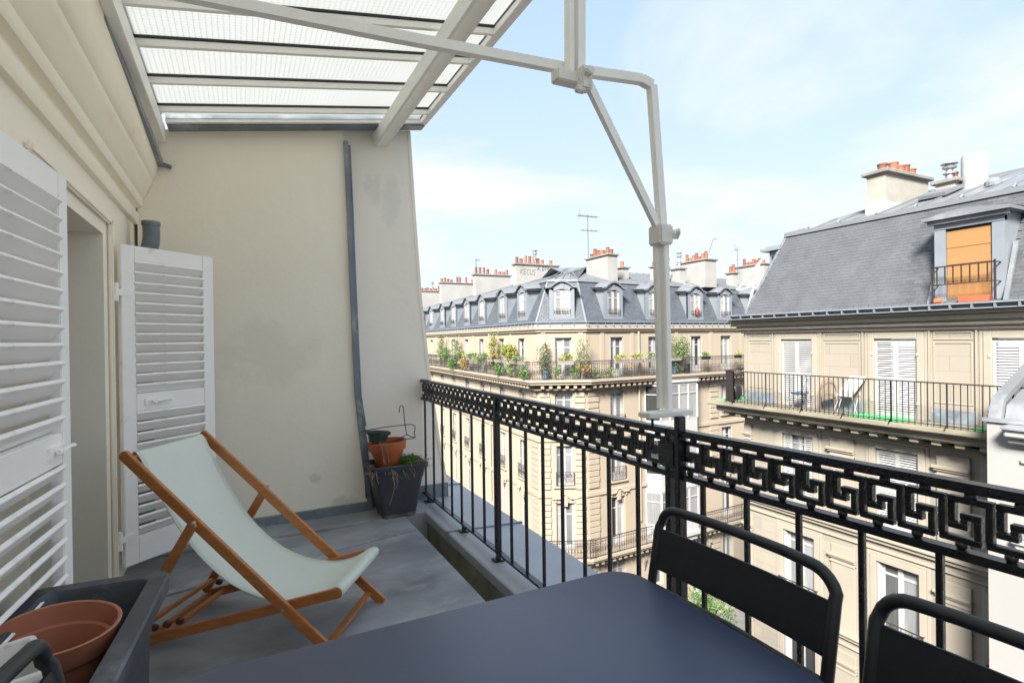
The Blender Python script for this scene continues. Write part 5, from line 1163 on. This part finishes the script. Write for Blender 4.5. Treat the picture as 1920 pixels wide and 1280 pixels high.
def fbox(f, s, wd, m_, label, z=-.13, h=.2, o=.72, group='flower boxes on the corner building balcony'):
    q = MB(f.M(s, o, z)); q.rrect([(0, 0, 0, wd/2-.03, .08, .02), (0, 0, h-.03, wd/2-.01, .10, .02), (0, 0, h-.03, wd/2, .11, .02), (0, 0, h, wd/2, .11, .02), (0, 0, h-.02, wd/2-.02, .09, .02)], n=2)
    tag(q.build('flower_box', m_), label, 'flower box', group)
greyb = mat('fibre_box', (.24, .21, .19), None, 4)
for f, s, wd, m_, lab in ((fL, -9.6, 1.4, greyb, 'grey box with low green plants, right of the orange bush'), (fL, -5.6, .9, greyb, 'grey box under the tall yellow climber'), (fL, -4.3, .9, greyb, 'grey box under the left end of the bright yellow shrub'), (fL, -3.0, .9, greyb, 'grey box under the middle of the bright yellow shrub'), (fL, -1.8, .9, greyb, 'grey box under the right end of the bright yellow shrub'), (fL, -.6, .9, greyb, 'grey box with low grey green plants next to the balcony corner'),
                          (fM, 1.55, .95, greyb, 'brown grey window box in front of the corner door'), (fR, 2.0, 1.0, greyb, 'leftmost of three grey boxes on the cross street rail'), (fR, 3.15, 1.0, greyb, 'middle one of three grey boxes on the cross street rail'), (fR, 4.25, 1.0, greyb, 'grey box nearest the iron post, last of the three'), (fR, 9.1, .7, blk, 'black box on the rail with a small green plant, left of the dark doorway'), (fR, 12.2, .6, blk, 'black box on the rail at the far right of the balcony'), (fR, 6.4, .9, greyb, 'grey box below the large pale round bush')):
    fbox(f, s, wd, m_, lab)
def tub(f, s, o, z, r_, h, m_, label):
    q = MB(f.M(s, o, z)); q.lathe((0, 0, 0), [(r_*.7, 0), (r_*.95, h-.06), (r_, h-.05), (r_, h), (r_*.9, h), (r_*.85, h-.05)], 14, (True, True)); tag(q.build('plant_tub', m_, smooth=40), label, 'plant pot')
tub(fM, .40, .45, -.97, .24, .5, bluec, 'blue grey pot under the tall dark plant at the balcony corner'); tub(fM, 2.55, .4, -.97, .22, .45, zinc_d, 'grey blue pot under the tall airy plant'); tub(fR, .15, .5, -.97, .18, .22, green_p, 'small dark green pot at the foot of the rail'); tub(fR, 7.6, .45, -.97, .27, .60, blk, 'tall black pot beside the large pale round bush'); tub(fR, 6.5, .40, -.97, .3, .5, bluec, 'blue pot below the large pale round bush')
MB().box(0, 0, 0, 0, 0, 0)
# woman-red cushion like pot seen in a dormer window: red geranium pot on the third dormer guard
tag(MB(fR.M(9.1, .03, 2.72)).lathe((0, 0, 0), [(.10, 0), (.15, .2), (.13, .42), (.05, .5), (0, .52)], 10, (True, False)).build('red_bag', mat('dark_red_cloth', (.16, .03, .03), None, 5), smooth=50), 'dark red bundle on the sill of the dormer right of the iron post', 'bundle')

# ================================================================== things on the opposite balcony
q = MB(); q.face([(15.55, 9.94, -.46), (15.55, 9.47, -.46), (15.9, 9.25, .12), (15.9, 9.70, .12)]); tt = empty('folding_table', (15.7, 9.6, -.95), 'white folding table with its top tipped up on the opposite balcony', 'table')
me = q.mesh('tabletop', white_w); o = link('tabletop', me, tt); sm2 = o.modifiers.new('thickness', 'SOLIDIFY'); sm2.thickness = .03
q = MB(); q.tube([(15.5, 10.0, -.95), (15.6, 9.85, -.45)], .014, 6); q.tube([(15.45, 9.85, -.95), (15.75, 9.8, -.2)], .014, 6); q.build('leg', white_w, tt)
q = MB(); q.tube([(15.5, 9.40, -.95), (15.7, 9.35, -.3)], .014, 6); q.tube([(15.75, 9.45, -.95), (15.6, 9.5, -.45)], .014, 6); q.build('leg', white_w, tt)
def bistro(x, y, rz, m_, label, back):
    t = empty('balcony_chair', (x, y, -.95), label, 'chair', None, rz); M = W[t.name]
    MB(M).rrect([(0, 0, .44, .2, .2, .06), (0, 0, .46, .2, .2, .06)], n=4).build('seat', m_, t)
    for sx_ in (-1, 1):
        for sy_ in (-1, 1): MB(M).tube([(sx_*.17, sy_*.17, .44), (sx_*.2, sy_*.2, 0)], .012, 6).build('leg', white_w if m_ is not rattan else rattan, t)
    q = MB(M)
    q.tube([(-.19, .18, .44)]+[(-.22*math.cos(a), .20+.05*math.sin(a), .62+.33*math.sin(a)) for a in [math.pi*k/8 for k in range(9)]]+[(.19, .18, .44)], .016, 6)
    for k in range(-2, 3): q.tube([(k*.07, .19, .46), (k*.08, .24, .62+.31*math.sqrt(1-(k*.3)**2))], .008, 5)
    q.build('backrest', back, t)
bistro(15.65, 10.25, R(-60), rattan, 'brown rattan chair with round hoop back left of the tipped white table', rattan)
bistro(15.55, 11.15, R(200), white_w, 'white chair with a blue cushion in front of the first closed shutters', white_w)
tag(MB(MX.Translation((15.5, 11.05, -.48))).rrect([(0, 0, 0, .19, .19, .06), (0, 0, .05, .2, .2, .06)], n=4).build('cushion', bluec), 'blue cushion on the white balcony chair', 'cushion')
def gmat(x0, x1, y0, y1, label): tag(MB().box(x0, x1, y0, y1, -.9485, -.932).build('turf_mat', mat_g), label, 'mat', 'green mats on the opposite balcony')
gmat(15.16, 15.98, 8.05, 9.45, 'green turf mat lying in front of the middle closed shutters'); gmat(15.35, 17.2, 13.62, 14.2, 'green turf mat at the left end of the opposite balcony'); gmat(15.2, 15.9, 5.9, 6.5, 'green turf mat next to the white building edge')
tag(MB().lathe((15.75, 13.75, -.93), [(.12, 0), (.24, .18), (.26, .35), (.2, .5), (.16, .5)], 16, (True, True)).build('round_pot', blk, smooth=50), 'round black pot on the green mat at the end of the opposite balcony', 'pot')

# ================================================================== street tree below the crossing
TR = empty('street_tree', (23.6, 22.6, GZ), 'leafy flowering street tree on the cross street pavement far below', 'tree')
q = MB(); q.tube([(23.6, 22.6, GZ), (23.7, 22.6, GZ+1.6), (23.6, 22.6, GZ+3)], [.16, .12, .09], 8)
for k in range(6): a = k*1.05; q.tube([(23.6, 22.6, GZ+2.2+.1*k), (23.6+math.cos(a)*.9, 22.6+math.sin(a)*.9, GZ+3.4)], [.06, .02], 6)
q.build('trunk', bark, TR)
q = MB(); rt = random.Random(4)
for k in range(26):
    a, r_ = rt.uniform(0, 6.28), rt.uniform(.2, 1.5); leaves(q, (23.6+r_*math.cos(a), 22.6+r_*math.sin(a), GZ+3.6+rt.uniform(-.8, .9)), (.5, .5, .4), 70, .16, rt)
q.build('crown', leaf_b, TR, recalc=False)
AW = empty('shop_awning', (20.5, 25.2, -14.9), 'red shop awning on the ground floor of the corner building', 'awning')
q = MB(fR.M(2.6, 0, -14.7)); q.ext([(0, 0), (-1.2, -.55), (-1.2, -.75), (0, -.1)], lambda y, z: (-1.4, y, z), lambda y, z: (1.4, y, z)); q.build('canvas', redp, AW)
